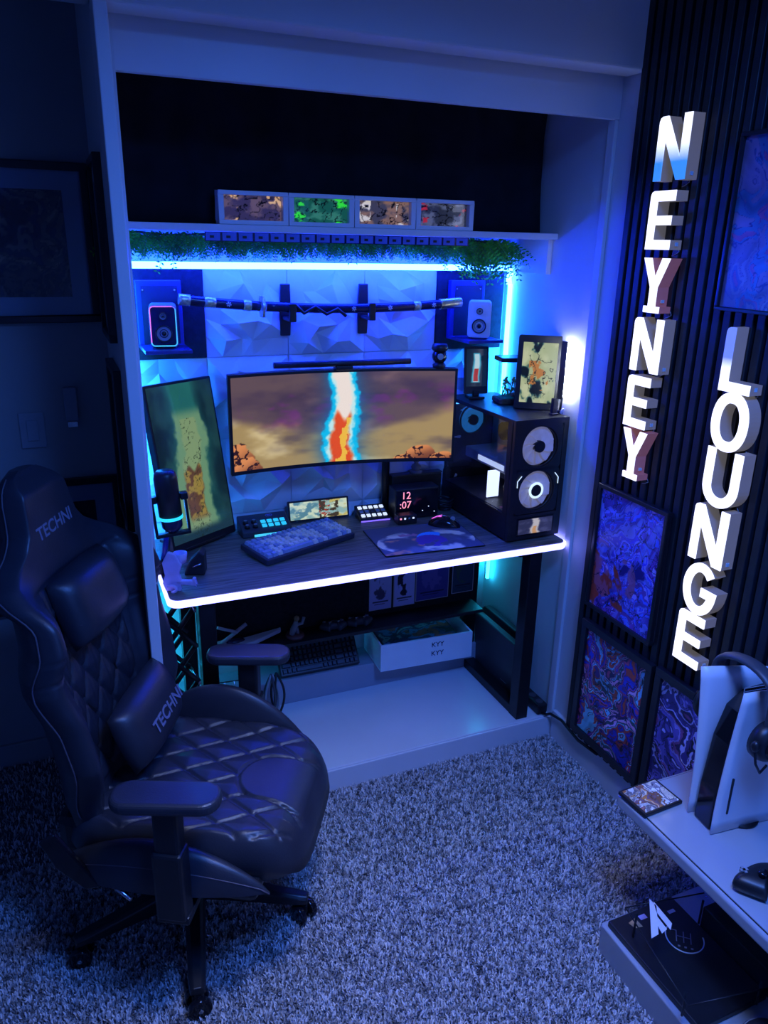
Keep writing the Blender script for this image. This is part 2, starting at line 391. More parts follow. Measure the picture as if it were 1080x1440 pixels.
# relief panels on the back wall: 29 cm tiles with facets
def relief(seed):
    rg = random.Random(seed); n = 5; T = .288; P = {}
    for i in range(n+1):
        for j in range(n+1):
            e = i in (0, n) or j in (0, n)
            x = -T/2+T*i/n+(0 if i in (0, n) else rg.uniform(-.017, .017)); z = -T/2+T*j/n+(0 if j in (0, n) else rg.uniform(-.017, .017))
            P[i, j] = (x, -.004-(rg.choice([0, .002]) if e else rg.choice([rg.uniform(0, .010), rg.uniform(.024, .042)])), z)
    P[n//2, n//2] = (P[2, 2][0], -.040, P[2, 2][2])
    mb = MB()
    for i in range(n):
        for j in range(n):
            a, b, c, d = P[i, j], P[i+1, j], P[i+1, j+1], P[i, j+1]
            if rg.random() < .5: mb.add([a, b, c], [(0, 1, 2)]); mb.add([a, c, d], [(0, 1, 2)])
            else: mb.add([a, b, d], [(0, 1, 2)]); mb.add([b, c, d], [(0, 1, 2)])
    mb.box(-T/2, T/2, -.003, 0, -T/2, T/2)
    return mb
protos = []
tx = [.195+.145+.29*k for k in range(5)]; tz = [1.735-.145-.29*k for k in range(4)]
for r_ in range(4):
    for c_ in range(5):
        if r_ == 0 and c_ in (0, 4): continue
        if len(protos) < 5:
            o = obj('relief_panel', relief(len(protos)+2), 'panel', wb, fix=False); protos.append(o)
        else: o = dup(protos[(r_*5+c_*2) % 5], wb)
        o.location = (tx[c_], YB-.001, tz[r_])
        o.rotation_euler = (0, R(90*((r_+c_*3) % 4)), 0)
for c_ in (0, 4):
    fo = obj('felt_panel', B(tx[c_]-.144, tx[c_]+.144, YB-.014, YB, 1.735-.289, 1.735), 'felt', wb, .002)

# ------------------------------------------------------------------ cyan LED strip round the alcove
def arc(cx, cz, r, a0, a1, n=6): return [(cx+r*math.cos(R(a0+(a1-a0)*k/n)), cz+r*math.sin(R(a0+(a1-a0)*k/n))) for k in range(n+1)]
pa = [(.222, .48), (.222, 1.735)]
led = obj('led_strip', MB().tube([(.232, 2.635, .86), (.232, 2.635, 1.72)], .0075, 8), 'ledazure'); tag(led, 'cyan light strip standing upright in the left back corner of the alcove', 'light strip')
path = [(.213, 2.605, 1.750)]+[(x, 2.605+.035*(1-(z-1.713)/.037) if z < 1.75 else 2.605, z) for x, z in arc(1.598, 1.713, .037, 90, 0)]+[(1.6385, 2.640, 1.69)]
led = obj('led_strip', MB().tube(path, .0105, 10), 'ledcyan'); tag(led, 'cyan light strip along the top of the relief wall below the ferns', 'light strip')
led = obj('led_strip', MB().tube([(1.6435, 2.640, .85), (1.6435, 2.640, 1.6895)], .0085, 10), 'ledazure'); tag(led, 'cyan light strip running down the right side of the relief wall', 'light strip')

for x_, z0_, z1_, lab_ in ((.232, .10, .78, 'teal light strip below the desk in the left back corner'), (1.634, .46, .78, 'teal light strip below the desk in the right back corner')):
    led = obj('led_strip', MB().tube([(x_, 2.640, z0_), (x_, 2.640, z1_)], .0075, 8), 'ledteal'); tag(led, lab_, 'light strip')
# ------------------------------------------------------------------ upper shelf, curtain, light boxes, ferns
sh = obj('wall_shelf', B(.205, 1.651, 2.365, YB, 1.852, 1.872), 'trim', None, .002); tag(sh, 'white shelf board spanning the alcove under the black curtain', 'shelf')
rows = []
for k in range(9):
    z = 1.874+(2.30-1.874)*k/8; row = []
    for i in range(121):
        x = .21+(1.648-.21)*i/120-(.014*math.sin(PI*k/8) if i == 120 else 0)
        row.append(Vector((x, 2.475+.010*math.sin(x*23+.3*math.sin(z*9))+.006*math.sin(x*51), z)))
    rows.append(row)
cu = obj('curtain', MB().grid(rows), 'curtain', fix=False); so = cu.modifiers.new('t', 'SOLIDIFY'); so.thickness = .004
tag(cu, 'black cloth curtain hanging in the top of the alcove above the shelf', 'curtain')
# blue segmented tape under the shelf lip
tp = thing('segment_tape', 'blue segmented light tape stuck under the front lip of the shelf', 'tape', (.44, 2.372, 1.838))
obj('backing', B(0, .865, 0, .002, -.013, .013), 'lacquer', tp)
sg = obj('segment', B(.003, .044, -.0015, 0, -.011, .011), mat('tape_segment', (.10, .16, .62), .4, noise=(40, .15)), tp); ch = obj('chip', B(.014, .026, -.003, -.0015, -.004, .003), 'black', tp)
for k in range(1, 18): dup(sg, tp, (k*.048, 0, 0)); dup(ch, tp, (k*.048, 0, 0))
def eyes(c1, c2, c3, seed):
    def f(u, v):
        out = const(u, c1); n = fbm(u*5, v*3, seed); out = mixc(out, c2, sstep(.42, .6, n)); out = mixc(out, c3, sstep(.58, .66, fbm(u*7+3, v*4, seed+4))*(np.abs(u-.5) > .25))
        e = np.abs(fbm(u*6, v*4, seed+8)-.5); return mixc(out, (6, 6, 14), 1-sstep(.012, .04, e))
    return f
lb = [((60, 50, 80), (110, 85, 95), (250, 190, 130), 'brown and violet'), ((25, 90, 70), (60, 130, 100), (60, 240, 60), 'green'), ((70, 66, 80), (150, 110, 90), (235, 215, 190), 'tan and black'), ((45, 48, 60), (95, 98, 115), (190, 40, 50), 'grey with a red spot')]
ordn = ['leftmost', 'second', 'third', 'rightmost']
for k in range(4):
    t = thing('light_box', f'{ordn[k]} of the four white boxes on the shelf, picture in {lb[k][3]}', 'light box', (.483+.2093*(k+.5), 2.372, 1.8725), 0, 'white light boxes on the shelf')
    w2 = .1035; mb = MB().box(-w2, w2, 0, .05, 0, .012).box(-w2, w2, 0, .05, .080, .092).box(-w2, -w2+.016, 0, .05, .012, .080).box(w2-.016, w2, 0, .05, .012, .080).box(-w2, w2, .045, .05, 0, .092)
    obj('frame', mb, 'white', t, .0015)
    art('picture', 2*w2-.034, .068, eyes(*lb[k][:3], 11+k*3), 70, 26, frame_mx((0, .02, .046), (1, 0, 0), (0, 0, 1)), 'backlit', t)
    obj('glass', B(-w2+.016, w2-.016, .006, .008, .012, .080), 'glass', t)

def ferns():
    t = thing('hanging_fern', 'green fern garland hanging below the white shelf over the cyan strip', 'plant', (0, 0, 0))
    rg = random.Random(5); leaves = MB(); stems = MB()
    stems.tube([(.22+k*.07, 2.60+.02*math.sin(k), 1.842+.004*math.sin(k*2)) for k in range(20)], .004, 6)
    for i in range(900):
        x = rg.uniform(.215, 1.61)
        if x > 1.30 and rg.random() < .6: x = rg.uniform(1.38, 1.63)
        big = 1.25 if (x > 1.36 or x < .40) else 1.0
        y = rg.uniform(2.56, 2.66); L = rg.uniform(.045, .085)*big
        p = Vector((x, y, 1.848-rg.random()*.02)); d = Vector((rg.uniform(-.8, .8), rg.uniform(-.9, .3), rg.uniform(-1.0, -.15))).normalized()
        if x > 1.42: L *= 1.3
        if p.z+d.z*L < 1.785 and x < 1.42 and rg.random() < .95: d.z *= .5; d.normalize(); L *= .8
        sd = d.cross(Vector((rg.uniform(-.4, .4), -1, rg.uniform(-.2, .6)))).normalized(); nn = d.cross(sd)
        pts = []
        for k in range(9):
            q = p+d*L*k/8+Vector((0, 0, -.014*(k/8)**2)); q.x = min(q.x, 1.645); q.y = min(q.y, 2.685); pts.append(q)
        stems.tube(pts[::4], .0006, 3, caps=False)
        for k in range(1, 9):
            for sgn in (-1, 1):
                ll = L*.22*(1-.45*k/8); q = pts[k]; a = q+sd*sgn*ll*.5+d*ll*.35+nn*.002; b = q+sd*sgn*ll+d*ll*.3; c = q+sd*sgn*ll*.55-d*ll*.12
                for z_ in (a, b, c): z_.x = min(z_.x, 1.648); z_.y = min(z_.y, 2.69)
                leaves.add([q, a, b, c], [(0, 1, 2, 3)])
    obj('stems', stems, 'stem', t, fix=False)
    o = obj('leaves', leaves, 'green', t, fix=False); o['kind'] = 'stuff'
ferns()

# ------------------------------------------------------------------ speakers on wall shelves
def speaker_shelf(x, label):
    t = thing('speaker_shelf', label, 'shelf', (x, 2.686, 1.487))
    obj('back_plate', B(-.072, .072, -.028, 0, 0, .215), 'blueshelf', t, .002)
    obj('inset_board', B(-.056, .060, -.030, -.028, .012, .198), 'shelfdark', t)
    obj('ledge', B(-.072, .072, -.185, -.028, 0, .012), 'blueshelf', t, .002)
    for sx in (-.05, .05): obj('screw', MB().cyl((sx, -.033, .185), (sx, -.030, .185), .003, 8), 'steel', t)
speaker_shelf(.335, 'dark blue wall ledge with screws on the left felt panel')
speaker_shelf(1.472, 'dark blue wall ledge with screws on the right felt panel')
def speaker(x, y, label, front, rgb):
    t = thing('desktop_speaker', label, 'speaker', (x, y+(.03 if not rgb else 0), 1.4995), R(-8 if rgb else -30), 'small two-way speakers on wall ledges')
    mx = frame_mx((0, 0, .070), (1, 0, 0), (0, 0, 1))
    obj('cabinet', MB().prism(rrect(.084, .128, .012), -.11, mx), front, t, .002)
    obj('baffle', MB().prism(rrect(.074, .116, .010), .002, mx), 'lacquer' if rgb else 'white', t)
    for nm, cz, r_ in (('woofer', .048, .026), ('tweeter', .101, .012)):
        m2 = frame_mx((0, -.002, cz), (1, 0, 0), (0, 0, 1))
        s_ = obj(nm, MB().lathe([(r_, .0), (r_, .004), (r_*.86, .006), (r_*.8, .003), (r_*.42, -.001), (r_*.42, .001), (r_*.3, .004), (.0005, .005)], 24, m2), 'grey', t)
        obj('surround', MB().tube([(r_*.93*math.cos(a), -.008, cz+r_*.93*math.sin(a)) for a in [2*PI*k/24 for k in range(24)]], r_*.09, 6, True), 'black', s_)
        obj('cone_cap', MB().sphere((0, -.006, cz), r_*.28, 12, (1, .5, 1)), 'blackgloss', s_)
    for sx in (-.028, .028): obj('foot', MB().cyl((sx, .03, 0), (sx, .03, .007), .006, 10), 'steel', t); obj('foot', MB().cyl((sx, .09, 0), (sx, .09, .007), .006, 10), 'steel', t)
    if rgb:
        lp = rrect(.077, .120, .010)
        segs = (('pinkled', 0, 12), ('tealled', 12, 24))
        pts = [(px, -.004, .070+py) for px, py in lp]; pts.append(pts[0])
        obj('light_ring', MB().tube(pts[5:13], .0014, 6), 'pinkled', t); obj('light_ring', MB().tube(pts[12:20], .0016, 6), 'tealled', t); obj('light_ring', MB().tube(pts[18:]+pts[:2], .0014, 6), 'tealled', t); obj('light_ring', MB().tube(pts[1:6], .0010, 6), 'purpleled', t)
speaker(.327, 2.535, 'small speaker with coloured light rim on the left wall ledge', 'grey', True)
speaker(1.455, 2.502, 'small white speaker on the right wall ledge beside the sword end', 'white', False)

# ------------------------------------------------------------------ sword on two hooks
def sword():
    t = thing('sword', 'blue curved sword in its scabbard on two black hooks', 'sword', (0, 0, 0))
    def P(s): x = .393+s*(1.41-.393); return Vector((x, 2.60, 1.646-.018*s-.034*4*s*(1-s)*.75))
    def seg(a, b, r, n=12): return MB().tube([P(a+(b-a)*k/n) for k in range(n+1)], r, 12)
    obj('hilt', seg(.0, .255, .0165), 'lacquer', t); obj('scabbard', seg(.275, .93, .0165, 24), 'lacquer', t)
    obj('pommel', seg(-.005, .03, .0185, 3), 'silverfit', t); obj('collar', seg(.075, .11, .0182, 3), 'silverfit', t)
    obj('collar', seg(.20, .225, .0185, 3), 'silverfit', t); obj('collar', seg(.81, .835, .0182, 3), 'silverfit', t)
    gx = P(.262); pts = [(.036*(1+.12*math.cos(6*a))*math.cos(a), .036*(1+.12*math.cos(6*a))*math.sin(a)) for a in [2*PI*k/36 for k in range(36)]]
    obj('guard', MB().prism(pts, .009, frame_mx(gx-Vector((.004, 0, 0)), (0, 1, 0), (0, 0, 1))), 'silverfit', t, .0015)
    obj('tip_cap', seg(.915, 1.0, .0195, 6), 'gold', t, .002)
    obj('cord', MB().tube([P(.37)+Vector((0, -.015, .012)), P(.40)+Vector((0, -.02, -.016)), P(.44)+Vector((0, -.02, .006)), P(.48)+Vector((0, -.018, -.018)), P(.52)+Vector((0, -.017, .0)), P(.55)+Vector((0, -.018, -.024))], .006, 8), 'black', t)
    for s_ in (.15, .58, .715, .885):
        c = P(s_)+Vector((0, -.0172, 0)); mb = MB()
        for k in range(3):
            a = PI*k/3+.2; dx = math.cos(a)*.008; dz = math.sin(a)*.008
            for off in (-.0028, .0028):
                ox = -math.sin(a)*off; oz = math.cos(a)*off
                mb.cyl(c+Vector((ox-dx, 0, oz-dz)), c+Vector((ox+dx, 0, oz+dz)), .0009, 5)
        obj('emblem', mb, 'whitepaint', t)
    for x in (.760, 1.050):
        h = thing('sword_hook', ('left' if x < .9 else 'right')+' black wall hook holding the sword', 'hook', (x, 2.68, 1.60), 0, 'black hooks under the sword')
        pr = [(-.018, -.085), (.016, -.085), (.020, -.02), (.018, .09), (-.016, .09), (-.020, .02)]
        obj('plate', MB().prism(pr, .014, frame_mx((0, 0, 0), (1, 0, 0), (0, 0, 1))), 'black', h, .003)
        obj('arm', MB().box(-.012, .012, -.102, -.014, -.030, -.018).box(-.012, .012, -.106, -.094, -.030, .030), 'black', h, .003)
sword()

# ------------------------------------------------------------------ desk
ZD = .825
def desk():
    t = thing('desk', 'black wood-grain gaming desk with a glowing white edge', 'desk', (0, 0, 0))
    x0, x1, y0, y1 = .236, 1.634, 2.118, 2.64
    top = rrect(x1-x0, y1-y0, .03, 6, (x0+x1)/2, (y0+y1)/2)
    obj('desktop', MB().prism(top, .028, Matrix.Translation((0, 0, ZD-.028))), 'wood', t, .001)
    e = [(x, y) for x, y in rrect(x1-x0+.006, y1-y0+.006, .033, 8, (x0+x1)/2, (y0+y1)/2)]
    # rounded strip along the left, front and right edges
    path = [(x0-.003, 2.60)]+[(x, y) for x, y in e[18:36]]+[(x1+.003, 2.60)]
    obj('edge_light', MB().ribbon(path, .010, .0225, Matrix.Translation((0, 0, ZD-.0255))), 'ledwhite', t, .004, seg=3)
    for x in (.318, 1.496):
        nm = obj('leg_frame', MB().box(x, x+.05, 2.104+.03, 2.185, .092, ZD-.028).box(x, x+.05, 2.57, 2.62, .092, ZD-.028).box(x, x+.05, 2.185, 2.57, .092, .130).box(x, x+.05, 2.185, 2.57, ZD-.07, ZD-.028), 'blackmetal', t, .003)
    obj('crossbar', B(.368, 1.496, 2.575, 2.60, ZD-.07, ZD-.03), 'blackmetal', t, .002)
    obj('modesty_panel', B(.368, 1.496, 2.535, 2.545, .432, ZD-.07), 'felt', t)
    obj('under_shelf', B(.368, 1.496, 2.43, 2.545, .418, .432), 'black', t, .002)
desk()

# ------------------------------------------------------------------ screens
def main_art(u, v):
    n = fbm(u*7, v*3.2, 3); n2 = fbm(u*4+5, v*4, 9)
    out = const(u, (104, 84, 92)); out = mixc(out, (136, 108, 112), sstep(.40, .75, n)); out = mixc(out, (70, 56, 84), sstep(.4, .8, n2)*.9)
    mg = sstep(.55, .75, fbm(u*9+2, v*7, 21))*sstep(.35, .5, v)*(1-sstep(.75, .95, v)); out = mixc(out, (130, 46, 150), mg*.45)
    hl = .66-.62*u+.10*(n-.5)*2; hr = .42+.72*(u-.62)+.10*(n2-.5)*2
    dust = np.maximum(sstep(0, .16, hl-v)*(u < .5), sstep(0, .16, hr-v)*(u >= .5))
    dc = mixc(const(u, (176, 150, 100)), (222, 200, 150), sstep(.4, .65, fbm(u*6, v*5, 33)))
    dc = mixc(dc, (92, 78, 88), sstep(.5, .8, fbm(u*4+9, v*5, 44))*.8)
    edge = np.maximum(sstep(0, .05, hl-v)*(1-sstep(.05, .2, hl-v))*(u < .42), 0); dc = mixc(dc, (235, 150, 90), edge*.8*sstep(.45, .6, n2))
    out = mixc(out, 0, np.zeros_like(u)) if False else out*(1-dust[..., None])+dc*dust[..., None]
    for cx, cy, w_, h in ((.02, .0, .085, .30), (.06, -.05, .07, .2), (.86, .02, .075, .15), (.97, -.02, .07, .10), (.78, -.05, .06, .1)):
        r_ = np.hypot((u-cx)/w_, (v-cy)/h)*(.85+.3*fbm(u*30, v*14, 51)); rc = mixc(const(u, (130, 74, 50)), (235, 150, 90), sstep(-.2, .9, (v-cy)/h-(u-cx)/w_*.4)); rc = mixc(rc, (50, 26, 30), (np.abs(fbm(u*26, v*12, 57)-.5) < .05)*1.0)
        k = 1-sstep(.92, 1.0, r_); out = out*(1-k[..., None])+rc*k[..., None]
    d = flame(u, v, .495, .088, 61)
    halo = np.exp(-np.maximum(d-.8, 0)*2.0); out = mixc(out, (20, 120, 200), halo*.75*(d < 4))
    spk = fbm(u*40, v*18, 63)
    k = 1-sstep(.85, 1.05, d+.4*(spk-.5)); out = mixc(out, (20, 200, 255), k)
    k = 1-sstep(.55, .8, d+.5*(spk-.5)); out = mixc(out, (205, 250, 255), k)
    core = 1-sstep(.36, .62, d+.5*(fbm(u*24, v*10, 66)-.5)); hot = mixc(const(u, (255, 240, 232)), (238, 84, 30), 1-sstep(.48, .56, v+.05*np.sin(u*90)))
    hot = mixc(hot, (255, 200, 70), (fbm(u*34, v*9, 68) > .55)*(v < .5)*1.0)
    return out*(1-core[..., None])+hot*core[..., None]
def monitor():
    # ultrawide: centre (0.925, 2.50), turned a little to the left
    t = thing('ultrawide_monitor', 'wide curved monitor with a fiery desert scene above the desk', 'monitor', (.920, 2.515, 0), R(-5))
    cv = lambda x: np.asarray(x)**2/(2*1.5)
    W, Hh, zc = .812, .342, 1.243
    def plate(y0, y1, w_, h):
        rows = []
        for k in range(25):
            x = -w_/2+w_*k/24; yy = -x*x/3.0
            rows.append([Vector((x, yy+y0, zc-h/2)), Vector((x, yy+y0, zc+h/2)), Vector((x, yy+y1, zc+h/2)), Vector((x, yy+y1, zc-h/2))])
        mb = MB().grid(rows, False, True); mb.add(rows[0], [(0, 1, 2, 3)]); mb.add(rows[-1], [(3, 2, 1, 0)]); return mb
    obj('bezel', plate(0, .03, W, Hh), 'black', t, .002)
    art('screen', W-.020, Hh-.024, main_art, 320, 140, frame_mx((0, -.0012, zc+.002), (1, 0, 0), (0, 0, 1)), 'screen', t, cv)
    obj('rear_housing', B(-.12, .12, .02, .075, zc-.09, zc+.09), 'black', t, .01)
    a = thing('monitor_stand', 'black monitor post standing behind the wide monitor on the desk', 'monitor stand', (1.140, 2.640, ZD+.0005))
    obj('base', B(-.0125, .0165, -.026, .022, 0, .012), 'black', a, .003); obj('pole', MB().cyl((0, 0, .012), (0, 0, .42), .015, 16), 'black', a)
    obj('arm', MB().box(-.30, .0, -.014, .014, .38, .41, mx=Matrix.Rotation(R(6), 4, 'Z')), 'black', a, .004)
    b = thing('monitor_light_bar', 'slim black light bar resting on top of the wide monitor', 'lamp', (.915, 2.50, 1.415), R(-3))
    obj('bar', MB().cyl((-.245, 0, .022), (.245, 0, .022), .0105, 14), 'black', b); obj('clip', B(-.03, .03, -.012, .030, 0, .014), 'black', b, .003)
    c = thing('webcam', 'round black webcam perched on the right end of the wide monitor', 'webcam', (1.262, 2.462, 1.4125), R(-20))
    obj('mount', MB().lathe([(.0005, 0), (.022, 0), (.024, .012), (.014, .022), (.0005, .022)], 16), 'black', c); obj('body', MB().sphere((0, 0, .042), .027, 18), 'blackgloss', c)
    obj('hood', MB().lathe([(.0005, .060), (.024, .060), (.030, .068), (.026, .084), (.0005, .086)], 18), 'black', c); obj('lens', MB().cyl((0, -.024, .044), (0, -.031, .044), .011, 14), 'steel', c)
monitor()
def tall_art(u, v):
    out = const(u, (16, 34, 48)); out = mixc(out, (30, 62, 70), sstep(.4, .7, fbm(u*4, v*5, 12)))
    d = flame(u, v, .5, .31, 71)
    k = np.exp(-np.maximum(d-.7, 0)*2.4); out = mixc(out, (40, 120, 115), k*.85)
    k = 1-sstep(.8, 1.05, d+.3*(fbm(u*14, v*22, 73)-.5)); k = k*(1-sstep(.78, .86, v)); out = mixc(out, (112, 156, 120), k)
    c = (1-sstep(.42, .62, d+.4*(fbm(u*10, v*16, 75)-.5)))*(v < .78); out = mixc(out, (146, 168, 120), c*.7)
    lw = c*(1-sstep(.44, .47, v+.02*np.sin(u*40))); lw = lw*sstep(.10, .16, v); out = mixc(out, (96, 60, 44), lw*.9); out = mixc(out, (160, 138, 66), lw*sstep(.48, .56, fbm(u*9, v*14, 78)))
    out = mixc(out, (30, 60, 80), sstep(.06, .02, v)*0+(1-sstep(.03, .09, v)))
    e = np.abs(fbm(u*13, v*20, 79)-.5); out = mixc(out, (30, 44, 36), (1-sstep(.008, .022, e))*c*.9)
    return out
def tall():
    t = thing('portrait_monitor', 'tall portrait monitor leaning at the left end of the desk', 'monitor', (.425, 2.522, ZD+.006), 0)
    bl = Vector((.300, 2.445, 0)); br = Vector((.535, 2.592, 0)); xa = (br-bl).normalized(); c = (bl+br)/2-Vector(t.location)+Vector((0, 0, ZD))
    c.z = 0; yv = Vector((-xa.y*.5, xa.x*.5, 0)).normalized()*.075+Vector((-.012, 0, .552)); yv.normalize()
    mx = frame_mx(c, xa, yv)
    W, Hh = .282, .560
    obj('bezel', MB().prism(rrect(W, Hh, .004, 3, 0, Hh/2+.004), -.028, mx), 'black', t, .002)
    art('screen', W-.014, Hh-.036, tall_art, 110, 200, mx @ Matrix.Translation((0, Hh/2+.014, .0012)), 'screendim', t)
    obj('stand', MB().box(-.03, .03, 0, .30, -.075, -.05, mx=mx).box(-.09, .09, 0, .012, -.14, 0, mx=frame_mx(c+Vector((0, 0, .0)), xa, (0, 0, 1))), 'black', t, .003)
tall()

# ------------------------------------------------------------------ PC tower
def ring_pts(c, r, n=32, ax='xz'):
    return [(c[0]+(r*math.cos(2*PI*k/n) if ax[0] == 'x' else 0), c[1]+(r*math.cos(2*PI*k/n) if ax[0] == 'y' else 0), c[2]+r*math.sin(2*PI*k/n)) for k in range(n)]
def fan(name, c, r, ma, t, ringma, axis='y'):
    mx = Matrix.Translation(c)
    f = obj(name, MB().tube([(c[0]+r*math.cos(a), c[1], c[2]+r*math.sin(a)) for a in [2*PI*k/36 for k in range(36)]], .004, 6, True), 'black', t)
    for k in range(9):
        a0 = 2*PI*k/9; P = []
        for i in range(5):
            q = .022+(r-.034)*i/4; row = []
            for j in range(4):
                a = a0+.62*j/3+.35*i/4; row.append(Vector((c[0]+q*math.cos(a), c[1]-.004+.010*j/3, c[2]+q*math.sin(a))))
            P.append(row)
        obj('blade', MB().grid(P), ma, f, fix=False)
    obj('hub', MB().cyl((c[0], c[1]+.008, c[2]), (c[0], c[1]-.008, c[2]), .021, 24), 'black', f)
    if ringma: obj('hub_ring', MB().tube([(c[0]+.026*math.cos(a), c[1]-.006, c[2]+.026*math.sin(a)) for a in [2*PI*k/28 for k in range(28)]], .0045, 6, True), ringma, f)
    obj('frosted_disc', MB().cyl((c[0], c[1]+.013, c[2]), (c[0], c[1]+.015, c[2]), r-.003, 36), ma, f)
def pc():
    x0, x1, y0, y1, z0, z1 = -.111, .111, 0, .475, .008, .445
    t = thing('computer_tower', 'black computer tower with two round front fans and glass side on the desk', 'computer', (1.526, 2.192, ZD+.0005), R(1.5))
    fr = MB().box(x0, x1, y0, y1, z0, .10).box(x0, x1, y0, y1, z1-.012, z1).box(x1-.004, x1, y0, y1, .10, z1-.012).box(x0+.004, x1, y1-.006, y1, .10, z1-.012).box(x0, x0+.014, y0, y0+.03, .10, z1-.012).box(x0, x0+.012, y1-.02, y1, .10, z1-.012)
    obj('case', fr, 'black', t, .002)
    for sx in (-.09, .09):
        for sy in (.04, .43): obj('foot', MB().cyl((sx, sy, 0), (sx, sy, .009), .014, 12), 'black', t)
    # front panel, with openings for the fans
    fp = MB()
    fp.box(x0, x1, -.016, 0, z0, .10); fp.box(x0, x0+.02, -.016, 0, .10, z1); fp.box(x1-.02, x1, -.016, 0, .10, z1); fp.box(x0+.02, x1-.02, -.016, 0, z1-.02, z1)
    R_ = .075
    for cz in (.185, .345):
        n = 40; inner = [(R_*math.cos(2*PI*k/n), R_*math.sin(2*PI*k/n)) for k in range(n)]
        outer = []
        for px, py in inner:
            s_ = .091/max(abs(px), abs(py)*.091/.0825) ; outer.append((px*s_, py*s_))
        vs = [(x, y_, cz+z) for y_ in (-.014, -.002) for L in (inner, outer) for x, z in L]
        fp.add(vs, [(i, (i+1) % n, n+(i+1) % n, n+i) for i in range(n)]+[(2*n+i, 3*n+i, 3*n+(i+1) % n, 2*n+(i+1) % n) for i in range(n)]+[(i, 2*n+i, 2*n+(i+1) % n, (i+1) % n) for i in range(n)])
    obj('front_panel', fp, 'black', t)
    fan('fan', (0, -.004, .345), .074, 'fanlit', t, None); fan('fan', (0, -.004, .185), .074, 'fanlit', t, 'ring')
    for s_ in (-1, 1): obj('accent_bar', MB().tube([(s_*.086, -.0165, .205), (s_*.086, -.0165, .228), (s_*.070, -.0165, .246)], .0015, 5), 'ring', t)
    f = obj('front_display', B(-.076, .082, -.019, -.016, .022, .088), 'blackgloss', t, .002)
    def fd(u, v):
        out = const(u, (48, 52, 92)); out = mixc(out, (70, 74, 120), sstep(.4, .7, fbm(u*5, v*4, 14))); d = flame(u, v, .5, .17, 15)
        out = mixc(out, (200, 195, 205), 1-sstep(.5, 1.0, d+.4*(fbm(u*16, v*14, 16)-.5))); return mixc(out, (214, 150, 90), (1-sstep(.2, .5, d))*(v < .5)*.8)
    art('picture', .146, .056, fd, 60, 24, frame_mx((.003, -.0195, .055), (1, 0, 0), (0, 0, 1)), 'screendim', f)
    # inside
    obj('motherboard', B(x1-.02, x1-.012, .12, .44, .12, .41), 'grey', t)
    gp = obj('graphics_card', B(-.055, x1-.02, .10, .40, .215, .255), 'grey', t, .004)
    obj('light_edge', B(-.057, -.055, .12, .30, .225, .245), 'paleled', gp)
    obj('pump_block', MB().cyl((x1-.02, .29, .33), (x1-.07, .29, .33), .035, 24), 'blackgloss', t)
    for k in range(4): obj('memory_stick', B(x1-.07, x1-.02, .175+k*.014, .183+k*.014, .28, .39), 'paleled' if k % 2 else 'grey', t)
    obj('inner_light', B(-.085, -.035, .175, .180, .112, .215), 'lightplate', t); obj('case_fill', B(-.09, .09, .44, .446, .415, .423), 'bluestrip', t); obj('case_fill', B(-.09, .09, .035, .041, .420, .428), 'bluestrip', t)  # the two blue strips are added to brighten the inside of the case
    obj('shroud', B(x0+.006, x1-.006, .02, .46, .10, .106), 'darkgrey', t)
    fan('rear_fan', (0, y1-.03, .345), .058, 'fanblue', t, None)
    obj('cable', MB().tube([(x1-.03, .15, .25), (.03, .12, .24), (-.02, .11, .20), (-.03, .14, .15)], .008, 8), 'black', t); obj('cable', MB().tube([(x1-.03, .17, .22), (.04, .14, .22), (-.01, .13, .19), (-.02, .16, .15)], .008, 8), 'black', t)
    obj('side_glass', B(x0, x0+.003, .03, y1-.02, .104, z1-.014), 'smoke', t)
pc()
ZP = ZD+.0005+.445
# tablet in a frame on the tower
def tab_art(u, v):
    out = const(u, (178, 190, 146)); out = mixc(out, (205, 212, 170), sstep(.4, .65, fbm(u*3, v*4, 81))); a = fbm(u*3.2+1.2*fbm(u*3, v*3, 5), v*4, 83)
    out = mixc(out, (24, 74, 84), sstep(.54, .63, a)); out = mixc(out, (10, 22, 30), sstep(.60, .66, a)); b = fbm(u*5, v*6, 88)
    out = mixc(out, (196, 128, 64), sstep(.58, .64, b)*(u > .2)*(u < .8)*(v > .2)*(v < .7)); e = np.abs(fbm(u*6, v*8, 90)-.5)
    return mixc(out, (14, 26, 32), (1-sstep(.012, .03, e))*(np.hypot(u-.5, v-.5) < .42))
t = thing('tablet_frame', 'black framed tablet with pale green abstract picture on the computer tower', 'tablet', (1.580, 2.308, ZP+.002), R(-36))
mx = frame_mx((0, 0, 0), (1, 0, 0), (0, .10, 1))
obj('casing', MB().prism(rrect(.158, .262, .008, 4, 0, .131), -.016, mx), 'black', t, .002)
art('screen', .122, .212, tab_art, 80, 130, mx @ Matrix.Translation((0, .131, .0012)), 'screendim', t)
for z_ in (.215, .17, .085, .055): obj('clip', B(.079, .088, -.010, .012, z_, z_+.014), 'black', t)
obj('hinge_loop', MB().tube([(.084, .0, .24), (.096, 0, .238), (.096, 0, .195), (.084, 0, .193)], .002, 6), 'black', t)
obj('kick_stand', MB().box(-.04, .04, .012, .016, 0, .14, mx=Matrix.Rotation(R(-14), 4, 'X')), 'black', t)
o = obj('wall_lamp', MB().cyl((1.6385, 2.232, 1.33), (1.6385, 2.232, 1.51), .005, 10), 'lampwhite'); tag(o, 'white lamp tube glowing behind the framed tablet by the right wall', 'lamp')
